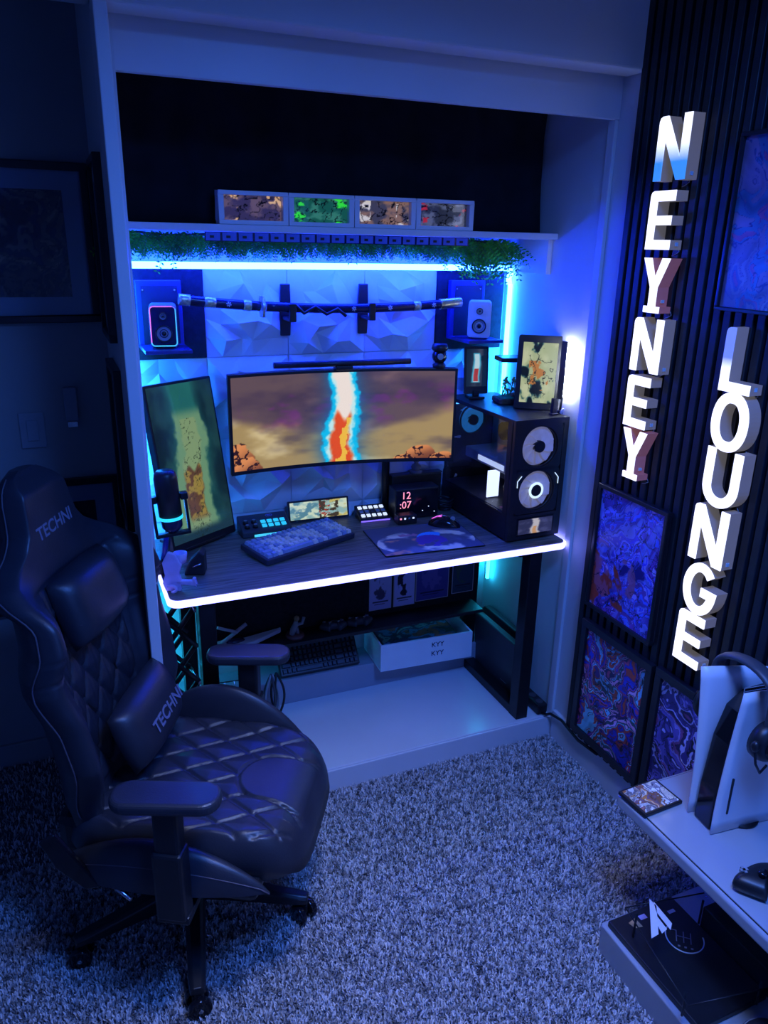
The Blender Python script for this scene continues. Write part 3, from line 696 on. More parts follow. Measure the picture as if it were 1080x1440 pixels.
l2 = thing('lamp_holder', 'slim black holder of the lamp tube behind the tablet', 'stand', (1.6315, 2.232, ZP+.001)); obj('foot', MB().cyl((0, 0, 0), (0, 0, .012), .012, 16), 'black', l2); obj('post', MB().cyl((0, 0, .012), (.006, 0, 1.328-ZP), .004, 10), 'black', l2); obj('shade', MB().box(-.007, -.003, -.014, .016, 1.322-ZP, 1.522-ZP), 'black', l2)
t = thing('small_stand', 'small upright black stick device in front of the framed tablet', 'gadget', (1.598, 2.222, ZP+.001)); obj('body', B(-.010, .010, -.008, .008, 0, .058), 'black', t, .003); obj('base', B(-.014, .014, -.012, .012, 0, .006), 'black', t, .002)
o = obj('charging_cable', MB().tube([(1.618+.008*math.sin(k*.6), 2.205-.004*k*.2, ZP+.005+.020*abs(math.sin(k*.42))) for k in range(12)], .003, 8), 'white'); tag(o, 'loop of white cable on the tower beside the tablet', 'cable')
# small phone-like display
def ph_art(u, v):
    out = const(u, (18, 40, 66)); d = flame(u, v, .5, .22, 101); out = mixc(out, (60, 170, 205), (1-sstep(.8, 1.2, d))*(v > .1)*(v < .9)); out = mixc(out, (190, 225, 240), (1-sstep(.5, .8, d))*(v > .12)*(v < .86)); return mixc(out, (176, 50, 50), (1-sstep(.4, .7, d))*(v > .14)*(v < .48))
t = thing('small_display', 'little upright display with a blue glowing picture at the back of the tower', 'display', (1.478, 2.565, ZP+.001), R(-12))
mx = frame_mx((0, 0, .018), (1, 0, 0), (0, .12, 1))
obj('casing', MB().prism(rrect(.095, .178, .006, 4, 0, .089), -.010, mx), 'black', t, .001); art('screen', .080, .140, ph_art, 40, 70, mx @ Matrix.Translation((0, .098, .0010)), 'screendim', t)
obj('foot', MB().box(-.03, .03, -.02, .045, 0, .010).box(-.012, .012, -.006, .012, .010, .03), 'black', t, .002)
# glass terrarium with moss
t = thing('terrarium', 'little glass terrarium with green moss and black lid on the tower', 'terrarium', (1.562, 2.47, ZP+.001), R(-10))
obj('soil_base', MB().prism(rrect(.098, .09, .012), .018, Matrix.Identity(4)), 'soil', t, .003); obj('moss', MB().sphere((0, 0, .018), .044, 18, (1, .9, .22)), 'moss', t)
obj('glass_case', MB().prism(rrect(.088, .08, .008), .135, Matrix.Translation((0, 0, .018))), 'glass', t); obj('lid', MB().prism(rrect(.100, .09, .012), .016, Matrix.Translation((0, 0, .154))), 'black', t, .003)
fl = MB(); rg = random.Random(2)
for k in range(26):
    a = rg.uniform(0, 6.28); r_ = rg.uniform(0, .028); p = Vector((r_*math.cos(a), r_*math.sin(a)*.8, .022)); q = p+Vector((rg.uniform(-.012, .012), rg.uniform(-.01, .01), rg.uniform(.02, .07)))
    fl.tube([p, q], .0012, 4); fl.sphere(q, rg.uniform(.004, .007), 8)
obj('plants', fl, mat('yellow_green_buds', (.55, .50, .12), .6, noise=(60, .6)), t)
obj('pebble', MB().sphere((.014, -.02, .030), .013, 12, (1, .8, .8)), mat('orange_pebble', (.6, .22, .06), .5, noise=(40, .2)), t)

# ------------------------------------------------------------------ things on the desk
def keyboard(name, label, loc, rz, wd, dp, mats, tilt=0.0, rows=6, rot=None, caseM='keydark'):
    t = thing(name, label, 'keyboard', loc, rz, None, rot)
    tm = Matrix.Rotation(tilt, 4, 'X')
    obj('case', MB().box(-wd/2, wd/2, 0, dp, .0, .022, mx=tm), caseM, t, .004)
    n = 17; kw = (wd-.016)/n; kd = (dp-.016)/rows
    key = {}
    def cap(w_, ma):
        kk = (round(w_, 4), ma)
        if kk not in key:
            a = [(-w_/2+.0016, .0016), (w_/2-.0016, .0016), (w_/2-.0016, kd-.0016), (-w_/2+.0016, kd-.0016)]; b = [(x-math.copysign(.0026, x), .0040+(y-.0016)*.70) for x, y in a]
            vs = [Vector((x, y, .022)) for x, y in a]+[Vector((x, y, .033)) for x, y in b]
            key[kk] = obj('key', MB().add(vs, [(4, 5, 6, 7), (0, 1, 5, 4), (1, 2, 6, 5), (2, 3, 7, 6), (3, 0, 4, 7)]), ma, t); return key[kk]
        return dup(key[kk], t)
    for r_ in range(rows):
        c = 0
        while c < n:
            w_ = 1
            if r_ == 0 and c == 3: w_ = 6
            elif r_ < 4 and c in (0, 12): w_ = 2 if r_ in (1, 3) or c == 12 else 1
            ma = mats[0] if (r_ + c) % 5 and not (c in (0, 1, 12, 13) or r_ == 5) else mats[1]
            if r_ == 0 and c == 3: ma = mats[1]
            o = cap(kw*w_, ma); o.location = tm @ Vector((-wd/2+.008+kw*(c+w_/2), .008+kd*r_, 0)); o.rotation_euler = (tilt, 0, 0)
            c += w_
    return t
keyboard('keyboard', 'blue mechanical keyboard in the middle of the desk', (.745, 2.335, ZD+.001), R(21.5), .385, .155, ('keylight', 'keyblue'), R(5))
def pad_art(u, v):
    out = const(u, (92, 94, 118)); a = fbm(u*3, v*2.4, 111); out = mixc(out, (124, 124, 150), sstep(.45, .65, a)); d = np.hypot((u-.5)/.42, (v-.36)/.36)
    out = mixc(out, (250, 232, 205), sstep(.45, .58, fbm(u*4, v*3, 113))*(np.abs(d-.85) < .33)*sstep(.85, .6, v)); out = mixc(out, (235, 150, 120), sstep(.55, .66, fbm(u*6, v*4, 114))*(u < .45)*(v < .5))
    out = mixc(out, (60, 170, 250), sstep(.45, .53, fbm(u*5+3, v*5, 116))*(np.hypot((u-.60)/.16, (v-.48)/.2) < 1)); out = mixc(out, (96, 66, 170), sstep(.46, .52, fbm(u*6, v*6+5, 117))*(np.hypot((u-.55)/.16, (v-.36)/.22) < 1))
    return mixc(out, (190, 130, 150), sstep(.54, .6, fbm(u*9, v*8, 118))*(np.hypot((u-.38)/.1, (v-.66)/.16) < 1))
t = thing('mouse_pad', 'dark mouse pad with cream and blue abstract print on the desk', 'mouse pad', (1.155, 2.322, ZD+.001), R(-4))
obj('mat', MB().prism(rrect(.375, .265, .008), .003, Matrix.Identity(4)), 'black', t); art('print', .369, .259, pad_art, 130, 90, Matrix.Translation((0, 0, .0034)), 'matprint', t)
t = thing('computer_mouse', 'black gaming mouse with a pink lit line on the mouse pad', 'mouse', (1.285, 2.405, ZD+.0048), R(-35))
P = []
for i in range(13):
    u = i/12; x = -.060+.120*u; wd = .032*math.sin(PI*min(max(u, .02), .98))**.4*(1-.12*math.sin(PI*u)); hh = .036*math.sin(PI*min(max(.08+u*.9, 0), 1))**.8
    P.append([Vector((x, wd*math.cos(PI*k/12), hh*math.sin(PI*k/12)**.8 if 0 < k < 12 else 0)) for k in range(13)])
mb = MB().grid(P); mb.add(P[0], [list(range(13))]); mb.add(P[-1], [list(range(13))[::-1]])
obj('shell', mb, 'blackgloss', t, fix=True); obj('light_line', MB().tube([(-.05, .004, .022), (-.03, .002, .0335), (-.012, .010, .0375)], .0016, 6), 'pinkled', t); obj('light_line', MB().tube([(-.03, .002, .0335), (-.012, -.008, .0375)], .0014, 6), 'pinkled', t)
obj('scroll_wheel', MB().cyl((.03, -.004, .031), (.03, .004, .031), .009, 14), 'grey', t); obj('button_gap', MB().tube([(.0, .0, .0375), (.03, 0, .0345), (.055, 0, .018)], .0008, 4), 'steel', t)
# audio interface with dials
def wedge(x0, x1, d, hf, hb): return MB().add([(x0, 0, 0), (x1, 0, 0), (x1, d, 0), (x0, d, 0), (x0, 0, hf), (x1, 0, hf), (x1, d, hb), (x0, d, hb)], [(0, 3, 2, 1), (4, 5, 6, 7), (0, 1, 5, 4), (1, 2, 6, 5), (2, 3, 7, 6), (3, 0, 4, 7)])
t = thing('audio_mixer', 'black desktop mixer with dials and eight cyan pads left of the small screen', 'mixer', (.640, 2.535, ZD+.001), R(1))
obj('body', wedge(-.092, .092, .095, .022, .055), 'darkgrey', t, .004)
sl_ = (.055-.022)/.095
def on(x, y, dz=0): return Vector((x, y, .022+sl_*y+dz))
for i in range(2):
    for j in range(2):
        k = obj('dial', MB().cyl(on(-.070+.030*i, .022+.024*j), on(-.070+.030*i, .022+.024*j, .012), .010, 16, .008), 'black', t); obj('dial_cap', MB().cyl(on(-.070+.030*i, .022+.024*j, .012), on(-.070+.030*i, .022+.024*j, .0135), .006, 12), 'grey', k)
for i in range(4):
    for j in range(2): obj('pad', MB().box(-.009, .009, -.008, .008, 0, .005, mx=Matrix.Translation(on(-.006+.024*i, .024+.022*j)) @ Matrix.Rotation(math.atan(sl_), 4, 'X')), 'cyankey', t, .002)
obj('emblem', MB().tube([on(.02+.008*math.cos(a), .078+.005*math.sin(a), .001) for a in [2*PI*k/14 for k in range(14)]], .0009, 4, True).tube([on(.029+.008*math.cos(a), .078+.005*math.sin(a), .001) for a in [2*PI*k/14 for k in range(14)]], .0009, 4, True), mat('blue_mark', (.05, .08, .4), .5, emit=(.02, .06, .5), es=.5), t)
o = obj('underglow', B(-.05, .05, -.003, 0, .002, .010), 'tealled', t)
# little wide screen
def mini_art(u, v):
    out = const(u, (150, 190, 190)); out = mixc(out, (214, 230, 205), sstep(.4, .6, fbm(u*6, v*3, 121))); out = mixc(out, (90, 140, 160), sstep(.5, .62, fbm(u*9, v*4, 123))*(u < .55)); out = mixc(out, (206, 190, 110), sstep(.5, .6, fbm(u*5, v*3, 125))*(u > .55)); out = mixc(out, (70, 60, 44), sstep(.53, .58, fbm(u*12, v*7, 127))*(u > .5)*(u < .85)); return mixc(out, (170, 60, 40), sstep(.60, .64, fbm(u*20, v*9, 129))*(u > .5)*(u < .7))
t = thing('mini_screen', 'long low lit screen standing behind the blue keyboard', 'screen', (.865, 2.628, ZD+.001), R(-1))
mx = frame_mx((0, 0, .004), (1, 0, 0), (0, .22, 1)); obj('casing', MB().prism(rrect(.240, .078, .004, 3, 0, .039), -.012, mx), 'black', t); art('screen', .226, .066, mini_art, 120, 34, mx @ Matrix.Translation((0, .039, .0011)), 'screen', t); obj('prop', B(-.03, .03, .010, .045, 0, .03), 'black', t, .003)
# key pad
t = thing('key_pad', 'black macro pad with fifteen small lit keys beside the monitor post', 'key pad', (1.062, 2.545, ZD+.001), R(-3)); obj('body', wedge(-.060, .060, .085, .012, .042), 'black', t, .004); sl_ = .03/.085
for i in range(5):
    for j in range(3): obj('key', MB().box(-.0075, .0075, -.0075, .0075, 0, .004, mx=Matrix.Translation(Vector((-.044+.022*i, .018+.023*j, .012+sl_*(.018+.023*j)))) @ Matrix.Rotation(math.atan(sl_), 4, 'X')), ['paleled', 'grey', 'paleled', 'grey', 'paleled', 'keydark'][(i*2+j) % 6], t, .001)
obj('underglow', B(-.058, .058, -.002, 0, .001, .006), 'purpleled', t)
# digital clock
t = thing('digital_clock', 'black digital clock with glowing red figures near the tower', 'clock', (1.228, 2.525, ZD+.001), R(-2)); obj('body', B(-.092, .088, 0, .075, 0, .122), 'black', t, .005); obj('face', B(-.086, .082, -.002, 0, .008, .114), 'blackgloss', t)
mx = frame_mx((-.050, -.0026, .095), (1, 0, 0), (0, 0, 1)); text('digits', '12', .040, mx, 'amber', t); text('digits', ':07', .040, frame_mx((-.052, -.0026, .058), (1, 0, 0), (0, 0, 1)), 'amber', t)
for k, z_ in ((0, .03), (1, .045), (2, .022)): obj('indicator', MB().cyl((.02+.025*k, -.004, z_), (.02+.025*k, -.002, z_), .002, 8), 'paleled', t)
t = thing('charging_hub', 'small black hub with pin lights in front of the digital clock', 'hub', (1.165, 2.49, ZD+.001), R(-2)); obj('body', B(-.040, .036, -.02, .025, 0, .036), 'black', t, .003)
for k in range(4): obj('indicator', B(-.034+.017*k, -.027+.017*k, -.022, -.020, .022, .028), ['amber', 'paleled', 'grey', 'paleled'][k], t)
t = thing('storage_box', 'low black box with pin lights at the back of the desk beside the clock', 'box', (1.245, 2.622, ZD+.001)); obj('body', B(-.085, .13, -.004, .03, 0, .145), 'black', t, .004); obj('lid', B(-.087, .132, -.006, .032, .145, .150), 'darkgrey', t, .002)
t = thing('bust_statuette', 'little grey stone bust standing on the black box', 'statuette', (1.268, 2.634, ZD+.1512)); obj('plinth', MB().lathe([(.0005, 0), (.026, 0), (.026, .008), (.018, .012), (.0005, .012)], 18), 'stone', t); obj('torso', MB().lathe([(.016, .012), (.020, .022), (.017, .030), (.009, .036), (.008, .042)], 16), 'stone', t); obj('head', MB().sphere((0, 0, .055), .015, 16, (1, 1, 1.1)), 'stone', t)
t = thing('cable_reel', 'tangle of black cables lying on the desk between clock and tower', 'cables', (1.375, 2.585, ZD+.001)); 
for q in range(4): obj('coil', MB().tube([((.022+.006*q)*math.cos(a), (.028)*math.sin(a), .006+.012*q+.004*math.sin(3*a+q)) for a in [2*PI*k/20 for k in range(20)]], .004, 6, True), 'black', t)
t = thing('usb_dongle', 'tiny silver stick lying on the desk behind the mouse', 'dongle', (1.315, 2.49, ZD+.001), R(20)); obj('stick', B(-.02, .012, -.003, .003, 0, .005), 'steel', t); obj('cap', B(.012, .022, -.006, .006, 0, .008), 'whitepaint', t, .002)

# microphone on its arm
t = thing('microphone', 'black cylinder microphone with cyan glow ring on a boom arm', 'microphone', (.262, 2.225, 0))
c = Vector((0, 0, 0)); tm = Matrix.Translation((.006, 0, 1.058)) @ Matrix.Rotation(R(-4), 4, 'Y')
obj('body', MB().lathe([(.0005, .134), (.024, .134), (.031, .126), (.034, .112), (.034, -.004), (.0005, -.004)], 28, tm), 'black', t)
obj('glow_ring', MB().lathe([(.0345, -.004), (.035, -.009), (.0345, -.014), (.030, -.014)], 28, tm), mat('cyan_ring', (.1, .3, .4), .4, emit=(.02, .60, 1.0), es=1.3), t)
obj('lower_body', MB().lathe([(.031, -.014), (.030, -.040), (.016, -.056), (.0005, -.056)], 24, tm), 'lacquer', t)
obj('yoke', MB().box(-.052, -.034, -.012, .012, .04, .062, mx=tm).box(.034, .056, -.012, .012, .04, .062, mx=tm).box(.044, .052, -.010, .010, -.06, .06, mx=tm).box(-.052, -.044, -.010, .010, -.06, .06, mx=tm).box(-.052, .052, -.01, .01, -.07, -.058, mx=tm), 'blackmetal', t, .003)
obj('boom_arm', MB().tube([(-.01, .02, .975), (-.012, .06, .92), (-.015, .12, .86)], .008, 10).tube([(-.05, .16, .86), (-.058, .12, 1.10)], .006, 8).tube([(-.038, .16, .86), (-.046, .12, 1.10)], .006, 8), mat('blue_arm', (.03, .05, .35), .3, noise=(20, .2)), t)
obj('cable', MB().tube([(-.0, .01, .98), (-.012, -.02, .93), (-.008, -.03, .88), (.0, -.02, .835)], .0035, 8), 'black', t)
obj('clamp', MB().box(-.05, -.005, .09, .17, ZD+.001, ZD+.05), 'blackmetal', t, .004)
t = thing('lilac_stand', 'lilac plastic stand with clips under the microphone on the desk corner', 'stand', (.256, 2.188, ZD+.001), R(-25))
obj('upright', MB().prism([(-.022, 0), (.022, 0), (.028, .03), (.020, .055), (.030, .085), (.012, .120), (-.010, .125), (-.028, .09), (-.022, .05), (-.030, .025)], .016, frame_mx((0, .008, 0), (1, 0, 0), (0, 0, 1))), 'purple', t, .003)
obj('arm', MB().box(.010, .070, -.008, .008, .022, .036).box(.060, .070, -.008, .008, .022, .045), 'purple', t, .003); obj('hook', MB().tube([(.0+.014*math.cos(a), -.016, .012+.011*math.sin(a)) for a in [R(-100+26*k) for k in range(11)]], .005, 8), 'purple', t)
obj('cup', MB().lathe([(.0005, .0), (.018, 0), (.022, .03), (.019, .031), (.0005, .006)], 16, Matrix.Translation((.02, .02, .085))), 'purple', t)
t = thing('desk_gadget', 'black wedge gadget standing in front of the portrait monitor', 'gadget', (.338, 2.30, ZD+.001), R(-20)); obj('body', MB().prism([(-.03, 0), (.036, 0), (.036, .07), (.022, .082), (-.012, .045)], .05, frame_mx((0, .025, 0), (1, 0, 0), (0, 0, 1))), 'black', t, .005); obj('lever', MB().cyl((.0, -.027, .03), (.028, -.027, .042), .003, 8), 'steel', t)

# ------------------------------------------------------------------ under the desk
def cardart(bg, fg, seed):
    def f(u, v):
        out = const(u, tuple(min(255, int(c_*1.3)) for c_ in bg)); a = fbm(u*4, v*5, seed); k = sstep(.5, .56, a)*(np.hypot((u-.5)/.36, (v-.58)/.36) < 1); out = mixc(out, fg, k); return mixc(out, (30, 30, 50), ((np.abs(v-.17) < .014)*(u > .12)*(u < .88)+(np.abs(v-.11) < .008)*(u > .2)*(u < .7)).clip(0, 1)*.8)
    return f
cards = [(1.035, 1.130, .455, .640, (150, 148, 180), (90, 80, 110), 'leftmost pale card on the panel under the desk'), (1.139, 1.232, .455, .645, (156, 156, 190), (34, 34, 60), 'middle pale card with dark burst on the panel under the desk'), (1.236, 1.384, .462, .648, (60, 58, 120), (110, 100, 180), 'violet card right of the pale cards under the desk'), (1.400, 1.500, .470, .655, (36, 58, 76), (60, 92, 80), 'dark green card at the right end of the panel under the desk')]
for k, (xa, xb, za, zb, bg, fg, lab) in enumerate(cards):
    t = thing('picture_card', lab, 'card', ((xa+xb)/2, 2.5338, (za+zb)/2), 0, 'cards on the panel under the desk')
    obj('board', B(-(xb-xa)/2, (xb-xa)/2, -.003, 0, -(zb-za)/2, (zb-za)/2), 'card', t); art('print', xb-xa-.006, zb-za-.006, cardart(bg, fg, 131+k), 36, 60, frame_mx((0, -.0034, 0), (1, 0, 0), (0, 0, 1)), 'matprint', t)
ZS = .4325
t = thing('toy_glider', 'pale toy glider with swept blue wing on the low shelf under the desk', 'toy', (.52, 2.475, ZS+.001), R(6)); obj('wing', MB().prism([(-.125, -.01), (-.02, -.040), (.03, -.034), (.15, .012), (.155, .026), (.0, .010), (-.06, .03), (-.12, .02)], .016, Matrix.Translation((0, 0, .012))), 'card', t, .003); obj('canopy', MB().sphere((-.03, -.005, .026), .03, 14, (1.2, .5, .5)), 'lacquer', t); obj('keel', B(-.08, .06, -.008, .004, 0, .014), 'grey', t, .002); obj('strut', MB().cyl((-.08, 0, .03), (.02, .02, .075), .007, 8).cyl((-.02, 0, .06), (-.09, .01, .09), .006, 8), 'card', t)
t = thing('toy_figure', 'small dark figurine on a brown base on the low shelf', 'figurine', (.715, 2.478, ZS+.001), R(10)); obj('base', MB().lathe([(.0005, 0), (.036, 0), (.034, .010), (.0005, .011)], 18), mat('brown_base', (.14, .05, .05), .5, noise=(30, .2)), t); obj('body', MB().tube([(-.012, 0, .010), (-.006, 0, .03), (.004, 0, .048), (.006, 0, .062)], [.010, .012, .011, .007], 10).tube([(.012, 0, .010), (.008, 0, .034)], .007, 8).tube([(.0, 0, .046), (.026, -.01, .052), (.034, -.01, .075)], .006, 8), 'grey', t); obj('head', MB().sphere((.008, 0, .072), .011, 12), 'skin', t)
def pad(t, ma='black', s=1.0, rings='steel'):
    out = []
    for k in range(44):
        a = 2*PI*k/44; x = math.cos(a); y = math.sin(a)
        rx = .052+.026*abs(x)**3; ry = .032+(.030*max(0, -y)**1.2 if abs(x) > .45 else -.012*max(0, -y)); out.append((x*rx*s, y*ry*s))
    rows = []
    for q, (sc, z) in enumerate(((.80, .0), (.97, .008), (1.0, .018), (.96, .028), (.82, .036), (.5, .040), (.02, .0405))): rows.append([Vector((x*sc, y*sc, z*s)) for x, y in out])
    mb = MB().grid(rows, True, True); mb.add(rows[0], [list(range(44))[::-1]])
    obj('shell', mb, ma, t)
    for sx in (-1, 1): obj('thumb_stick', MB().lathe([(.009*s, 0), (.006*s, .006*s), (.010*s, .014*s), (.010*s, .017*s), (.0005, .016*s)], 14, Matrix.Translation((sx*.022*s, -.012*s, .036*s))), rings, t)
    for k in range(4): obj('button', MB().cyl((.046*s+.008*s*math.cos(PI/2*k), .012*s+.008*s*math.sin(PI/2*k), .034*s), (.046*s+.008*s*math.cos(PI/2*k), .012*s+.008*s*math.sin(PI/2*k), .041*s), .004*s, 10), 'grey', t)
    obj('direction_pad', MB().box(-.056*s, -.038*s, .009*s, .015*s, .034*s, .040*s).box(-.050*s, -.044*s, .003*s, .021*s, .034*s, .040*s), 'grey', t)
for k, (x, lab) in enumerate(((.87, 'left dark game controller on the low shelf under the desk'), (.975, 'right dark game controller on the low shelf under the desk'))):
    t = thing('game_controller', lab, 'controller', (x, 2.485, ZS+.001), R(-6+4*k), 'controllers on the low shelf'); pad(t, 'darkgrey', .72)
keyboard('spare_keyboard', 'dark spare keyboard leaning on the step under the desk', (.845, 2.575, .2015), 0, .33, .125, ('keydark', 'keydark'), 0, 5, rot=(R(50), 0, R(-1)), caseM='black')
t = thing('shallow_box', 'open white shallow box holding a picture on the step under the desk', 'box', (1.275, 2.575, .2012), R(-3.0))
w2, d2, h2 = .202, .105, .118
obj('tray', MB().box(-w2, w2, -d2, d2, 0, .006).box(-w2, w2, -d2, -d2+.008, .006, h2).box(-w2, w2, d2-.008, d2, .006, h2).box(-w2, -w2+.008, -d2+.008, d2-.008, .006, h2).box(w2-.008, w2, -d2+.008, d2-.008, .006, h2), 'white', t, .0015)
obj('picture_board', B(-w2+.03, w2-.04, -d2+.012, d2-.02, .078, .088), 'black', t)
art('picture', 2*w2-.08, 2*d2-.045, swirl_art([(44, 64, 110), (170, 80, 60), (60, 120, 160), (36, 44, 80), (120, 150, 150)], 141, 1.3, 1.0, inkw=.02), 70, 36, Matrix.Translation((-.005, -.004, .0886)), 'print', t)
for z_ in (.085, .045): text('lettering', 'KYY', .030, frame_mx((.045, -d2-.0008, z_), (1, 0, 0), (0, 0, 1)), 'lacquer', t)
def slab(loc, rz, ry, lab):
    t = thing('folding_panel', lab, 'panel', loc, 0, 'black rounded panels by the right desk leg', (0, ry, rz))
    obj('board', MB().prism(rrect(.34, .255, .030, 6, 0, .1275), .030, frame_mx((.015, 0, 0), (0, -1, 0), (0, 0, 1))), 'darkgrey', t, .006, seg=3); obj('trim_line', MB().tube([(-.0155, -.055, .05), (-.0155, -.10, .05)], .001, 4), 'grey', t)
slab((1.568, 2.405, .0925), 0, R(-2), 'near black rounded panel leaning beside the right desk leg')
slab((1.614, 2.452, .0925), 0, R(2), 'farther black rounded panel leaning on the alcove wall')
t = thing('power_strip', 'black power strip lying on the platform by the right wall', 'power strip', (1.612, 2.190, .0925), 0); obj('body', B(-.022, .022, -.062, .085, 0, .045), 'black', t, .006)
for k in range(3): obj('socket', MB().cyl((0, -.035+.048*k, .045), (0, -.035+.048*k, .0465), .015, 16), 'darkgrey', t)
o = obj('power_cable', MB().tube([(1.612, 2.128, .10), (1.615, 2.108, .105), (1.622, 2.09, .118), (1.622, 2.02, .133), (1.612, 1.96, .135), (1.610, 1.90, .128), (1.618, 1.80, .134)], .0055, 8), 'black'); tag(o, 'black cable from the power strip running along the baseboard', 'cable')
t = thing('power_adapter', 'small black adapter hanging with loose wires under the right end of the desk', 'adapter', (1.600, 2.36, .735)); obj('body', B(-.018, .018, -.03, .03, -.05, .0), 'black', t, .004); obj('wire', MB().tube([(0, -.03, -.03), (-.02, -.07, -.06), (0, -.11, -.03), (.02, -.14, .04)], .0025, 6).tube([(0, .03, -.02), (.0, .08, -.04), (0, .13, .03)], .0025, 6), 'black', t); obj('strap', B(-.003, .003, -.004, .004, 0, .060), 'black', t)
# lattice stand
t = thing('lattice_stand', 'black folding lattice stand on the platform by the left desk leg', 'stand', (.268, 2.36, .0925), R(8))
for sy in (-.055, .055):
    for k in range(4):
        z0 = .06+.135*k
        for s_ in (-1, 1):
            mb = MB().add([], [])
            a = Vector((-.055*s_, sy+.006*s_, z0)); b = Vector((.055*s_, sy+.006*s_, z0+.135)); mb.cyl(a, b, .009, 6); obj('bar', mb, 'blackmetal', t)
    obj('post', MB().cyl((0, sy, 0), (0, sy, .06), .010, 8), 'blackmetal', t)
for k in range(5): obj('axle', MB().cyl((-.055 if k % 2 else .055, -.07, .06+.135*k), (-.055 if k % 2 else .055, .07, .06+.135*k), .007, 8), 'steel', t)
obj('foot', B(-.07, .07, -.08, .08, 0, .014), 'blackmetal', t, .003)
# wire crate and cable bundle behind the chair arm
t = thing('wire_crate', 'small wire crate on the platform behind the chair', 'crate', (.475, 2.42, .0925), R(-5)); mb = MB()
for z_ in (0.004, .07, .14, .20): mb.tube([(-.07, -.06, z_), (.07, -.06, z_), (.07, .06, z_), (-.07, .06, z_)], .003, 6, True)
obj('hoops', mb, 'blackmetal', t)
for k in range(5):
    for sy in (-.06, .06): obj('wire', MB().cyl((-.07+.035*k, sy, .002), (-.07+.035*k, sy, .20), .0022, 6), 'steel', t)
for k in range(3):
    for sx in (-.07, .07): obj('wire', MB().cyl((sx, -.03+.03*k, .002), (sx, -.03+.03*k, .20), .0022, 6), 'steel', t)
t = thing('cable_bundle', 'upright bundle of coiled cables on the platform under the desk', 'cables', (.625, 2.47, .0925))
for k in range(9): obj('cable', MB().tube([(.030*math.cos(k*.7)*math.sin(PI*q/12)+.012*math.cos(k*2.1), .03*math.sin(k*.7)*math.sin(PI*q/12), .005+.20*q/12) for q in range(13)], .0045, 6), ['black', 'darkgrey', 'grey'][k % 3], t)

# ------------------------------------------------------------------ left passage: pictures and plates
def framed(name, label, mx, w_, h, fw_, fn, nx, ny, border=0.0, depth=.022, ma='print', glz=False, grp=None, frameM='metalframe'):
    t = thing(name, label, 'picture', mx.translation, 0, grp); L = mx.copy(); L.translation = (0, 0, 0)
    mb = MB()
    for x0, x1, y0, y1 in ((-w_/2, w_/2, -h/2, -h/2+fw_), (-w_/2, w_/2, h/2-fw_, h/2), (-w_/2, -w_/2+fw_, -h/2+fw_, h/2-fw_), (w_/2-fw_, w_/2, -h/2+fw_, h/2-fw_)): mb.box(x0, x1, y0, y1, 0, depth, mx=L)
    obj('frame', mb, frameM, t, .002); obj('backing', MB().box(-w_/2+.002, w_/2-.002, -h/2+.002, h/2-.002, 0, depth*.45, mx=L), 'mount' if border else 'black', t)
    art('print', w_-2*fw_-2*border, h-2*fw_-2*border, fn, nx, ny, L @ Matrix.Translation((0, 0, depth*.45+.0012)), ma, t)
    if glz: obj('glass', MB().box(-w_/2+fw_, w_/2-fw_, -h/2+fw_, h/2-fw_, depth*.7, depth*.75, mx=L), 'glass', t)
    return t
sep = [(92, 80, 70), (140, 122, 100), (60, 58, 66), (112, 98, 88), (44, 46, 60)]
framed('framed_picture', 'large framed sepia picture with pale mount on the dim left wall', frame_mx((-.075, 2.679, 1.805), (1, 0, 0), (0, 0, 1)), .455, .462, .022, swirl_art(sep, 151, 2.4, 2.4), 90, 90, .055, glz=True, ma='matprint')
framed('framed_picture', 'dark framed picture half hidden behind the chair headrest', frame_mx((-.07, 2.679, .835), (1, 0, 0), (0, 0, 1)), .455, .462, .022, swirl_art([(30, 30, 40), (46, 44, 52), (22, 24, 34)], 153, 2, 2), 50, 50, .06, glz=True, ma='matprint')
framed('narrow_picture', 'black framed picture seen edge-on, upper one on the partition side', frame_mx((.166, 2.375, 1.795), (0, -1, 0), (0, 0, 1)), .27, .475, .02, swirl_art([(40, 44, 60), (60, 62, 80), (28, 30, 44)], 155), 30, 50, .04, .022, 'matprint')
framed('narrow_picture', 'black framed picture seen edge-on, lower one on the partition side', frame_mx((.166, 2.375, 1.245), (0, -1, 0), (0, 0, 1)), .27, .475, .02, swirl_art([(40, 44, 60), (60, 62, 80), (28, 30, 44)], 157), 30, 50, .04, .022, 'matprint')
t = thing('light_switch', 'white dimmer switch plate on the dim left wall', 'switch', (-.089, 2.679, 1.235)); obj('plate', B(-.038, .038, -.006, 0, -.058, .058), 'mount', t, .003); obj('paddle', B(-.017, .017, -.010, -.006, -.034, .034), 'mount', t, .002)
t = thing('wall_sensor', 'small wall remote holder with a silver end beside the dimmer switch', 'remote', (.034, 2.679, 1.305)); obj('body', B(-.020, .020, -.018, 0, -.045, .065), 'mount', t, .004); obj('silver_end', MB().box(-.016, .016, -.022, -.003, -.066, -.045), 'steel', t, .003)

